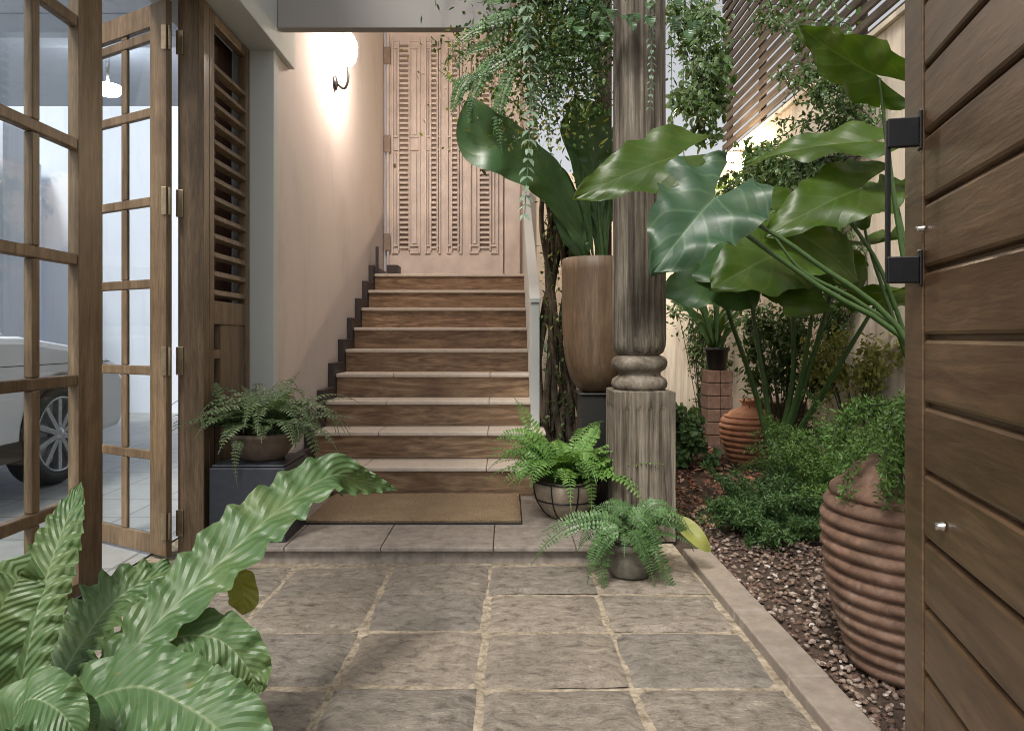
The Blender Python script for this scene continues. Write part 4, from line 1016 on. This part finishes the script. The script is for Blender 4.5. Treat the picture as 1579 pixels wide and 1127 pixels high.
c = P(1255,540,5.0); bush('leafy_shrub', 'airy small leaved shrub against the cream wall behind the stalks', 'shrub', (c.x-.20,c.y,.80), (.36,.42,.66), 5200, .048, M['vine_leaf'], .42, 22)
c = P(1335,575,4.4); bush('leafy_shrub', 'yellowish small leaved shrub beside the gate stile', 'shrub', (c.x,c.y,.72), (.36,.34,.42), 1900, .045, M['vine_yellow'], .45, 16)
c = P(1060,430,7.2); bush('leafy_shrub', 'dark leafy shrub in the far corner behind the nursery pot', 'shrub', (2.05,7.3,1.0), (.32,.4,.9), 1500, .06, M['vine_leaf'], .45, 16)
# creepers on the boundary wall
def creeper(name, label, pxs, pys, Dr, n, lf, mat, stems):
    t_ = thing(name, label, 'creeper', P((pxs[0]+pxs[1])/2, pys[1], sum(Dr)/2)); m = MB(); ms = MB()
    for k in range(stems):
        a = P(random.uniform(*pxs), random.uniform(*pys), random.uniform(*Dr)); b = P(random.uniform(*pxs), random.uniform(*pys), random.uniform(*Dr))
        pth = smooth_path([a, a.lerp(b,.5)+rdir()*.12, b], 12); ms.tube([Vector((min(q.x, 2.385), q.y, q.z)) for q in pth], .003, 4, False)
        for _ in range(n//stems):
            p = pth[random.randrange(13)] + rdir()*random.random()*.09
            if abs(p.x/p.y*F+CX-1126) < 24 and abs((EYE-p.z)/p.y*F+CY-243) < 22: continue
            if p.x > 2.37 and p.z < 2.9: p.x = 2.37 - random.random()*.12
            l = lf*random.uniform(.6,1.25); leaflet(m, p, rdir()+Vector((-.3,-.2,-.5)), Vector((-.5,-.5,.6))+rdir()*.5, l, l*.5, .2)
    m.build('foliage', mat, t_); ms.build('stem', M['stem_dark'], t_)
creeper('wall_creeper', 'small leaved creeper below the slatted screen at upper right', (1195,1385), (95,215), (4.3,4.9), 2000, .04, M['vine_leaf'], 30)
creeper('wall_creeper', 'dense creeper spreading across the wall around the garden lamp', (1100,1370), (225,345), (4.6,6.6), 5000, .06, M['vine_leaf'], 30)
creeper('wall_creeper', 'loose leafy creeper between the column top and the slatted screen', (1035,1125), (0,235), (4.5,5.6), 1500, .075, M['vine_leaf'], 22)
creeper('wall_creeper', 'sparse creeper clinging low on the cream wall behind the leaf stalks', (1190,1385), (320,520), (4.4,5.2), 1500, .045, M['vine_leaf'], 22)
creeper('wall_creeper', 'leafy creeper on the far wall beside the column shaft', (1035,1130), (250,450), (6.6,7.8), 1300, .07, M['vine_leaf'], 20)
creeper('wall_creeper', 'thin creeper trailing over the slatted screen top', (1110,1340), (-10,70), (4.2,4.8), 500, .05, M['vine_leaf'], 14)

# ------------------------------------------------------------------ white car behind the glass
cxr, cxl = -3.0, -4.72
t_ = thing('parked_car', 'white car with alloy wheels parked in the carport behind the glass', 'car', (-3.86,3.3,0))
def wheel_arch(yc, r): return [(yc + r*math.cos(a), .33 + r*math.sin(a)) for a in [math.pi - math.pi*i/14 for i in range(15)]]
fy, ry = 4.66, 2.05
prof = [(1.15,.30)] + [(ry-.37,.27)] + wheel_arch(ry,.37) + [(ry+.37,.25),(fy-.37,.25)] + wheel_arch(fy,.37) + [(fy+.37,.27),(5.38,.30),(5.45,.48),(5.43,.66),(5.30,.80),(5.0,.90),(4.3,.985),(1.4,1.0),(1.18,.92),(1.10,.6)]
m = MB(); m.prism(prof, 'x', cxl, cxr); m.build('body', M['car_paint'], t_, .05)
cab = [(1.32,.99),(1.75,1.46),(2.1,1.53),(3.1,1.53),(3.5,1.46),(4.25,.985)]
m = MB(); n = len(cab)
vs = [(cxr-.06-.22*max(0,(z-1)/.53), y, z) for y, z in cab] + [(cxl+.06+.22*max(0,(z-1)/.53), y, z) for y, z in cab]
m.add(vs, [tuple(range(n)), tuple(range(n,2*n))[::-1]] + [(i,(i+1) % n,n+(i+1) % n,n+i)[::-1] for i in range(n)]); m.build('cabin', M['car_paint'], t_, .03)
for y0, y1 in ((1.72,2.62),(2.70,3.92)):
    m = MB()
    def wx(z): return cxr-.053-.22*max(0,(z-1)/.53)
    ztop = 1.44
    vs = [(wx(1.05),y0,1.05),(wx(1.05),y1,1.05),(wx(ztop),min(y1,3.45),ztop),(wx(ztop),max(y0,1.86),ztop)]
    vs += [(x-.02,y,z) for x,y,z in vs]
    m.add(vs, [(0,1,2,3),(7,6,5,4),(0,4,5,1),(1,5,6,2),(2,6,7,3),(3,7,4,0)]); m.build('window', M['car_glass'], t_, .004)
m = MB()
for yy in (2.66, 4.02): m.box(cxr-.01, cxr+.0012, yy-.004, yy+.004, .36, .985)
m.box(cxr-.01, cxr+.0016, 1.3, 5.2, .80, .805); m.build('panel_gap', M['rubber'], t_)
m = MB(); ar = [(.40, a) for a in [math.pi*i/20 for i in range(21)]]
m.tube([(cxr+.004, fy+.385*math.cos(a), .33+.385*math.sin(a)) for _, a in ar], .022, 7); m.build('arch_trim', M['rubber'], t_)
m = MB(); m.box(cxr-.005, cxr+.03, 3.72, 3.92, .86, .885); m.build('door_handle', M['chrome'], t_, .008)
m = MB(); m.box(cxr-.02,cxr+.012,ry+.40,fy-.40,.22,.34); m.build('sill', M['rubber'], t_, .01)
for yc in (fy, ry):
    wc = thing('wheel', None, None, (cxr-.10,yc,.33)); wc.parent = t_; wc.matrix_parent_inverse = t_.matrix_world.inverted()
    Mw = Matrix.Translation((cxr-.19,yc,.33)) @ Matrix.Rotation(R(90),4,'Y')
    m = MB(); m.lathe([(.255,0),(.31,.0),(.33,.02),(.335,.09),(.33,.17),(.315,.19),(.262,.195),(.255,.17)], M=Mw, seg=48); o = m.build('tyre', M['rubber'], t_); o.parent = wc; o.matrix_parent_inverse = Matrix.Translation((cxr-.10,yc,.33)).inverted()
    m = MB(); m.lathe([(.256,.02),(.256,.185),(.244,.192),(.236,.18),(.235,.05),(0,.045)], M=Mw, seg=48)
    m.lathe([(0,.19),(.03,.188),(.045,.175),(.05,.12)], M=Mw, seg=20)
    for k in range(10):
        a = 2*math.pi*k/10
        Ms = Mw @ Matrix.Rotation(a,4,'Z'); m.box(.035,.24,-.017,.017,.135,.178,Ms)
    o = m.build('rim', M['alloy'], t_, .003); o.parent = wc; o.matrix_parent_inverse = Matrix.Translation((cxr-.10,yc,.33)).inverted()
    m = MB(); m.lathe([(.0,.05),(.234,.052)], M=Mw, seg=30); 
m = MB(); m.box(cxr-.30,cxr-.03,5.33,5.455,.62,.74); m.build('headlight', M['chrome'], t_, .02)
# glowing oval added in the carport for the light spot reflected in the door glass
cl = P(166,138,4.6)
t_ = thing('reflected_spot', 'bright glowing oval added under the carport ceiling for the reflection in the door glass', 'lamp', cl)
m = MB(); m.lathe([(0,-.04),(.07,-.032),(.095,0),(.09,.02),(0,.022)], c=cl, seg=28); m.build('glow_disc', M['reflected_glow'], t_)
m = MB(); m.tube([cl+Vector((0,0,.022)), Vector((cl.x,cl.y,2.949))], .012, 8); m.build('stem', M['chrome'], t_)

GROUPS = {'glazed_door': 'glazed folding doors', 'potted_fern': 'potted ferns at the stair foot', 'trailing_vine': 'trailing vines at the column top',
          'wall_creeper': 'creepers on the boundary wall', 'elephant_ear': 'elephant ear plants', 'feathery_shrub': 'feathery shrubs in the bed',
          'ribbed_jar': 'ribbed terracotta jars', 'leafy_shrub': 'leafy shrubs by the garden wall'}
for o in list(COL.objects):
    k = o.name.split('.')[0]
    if o.parent is None and k in GROUPS: o['group'] = GROUPS[k]
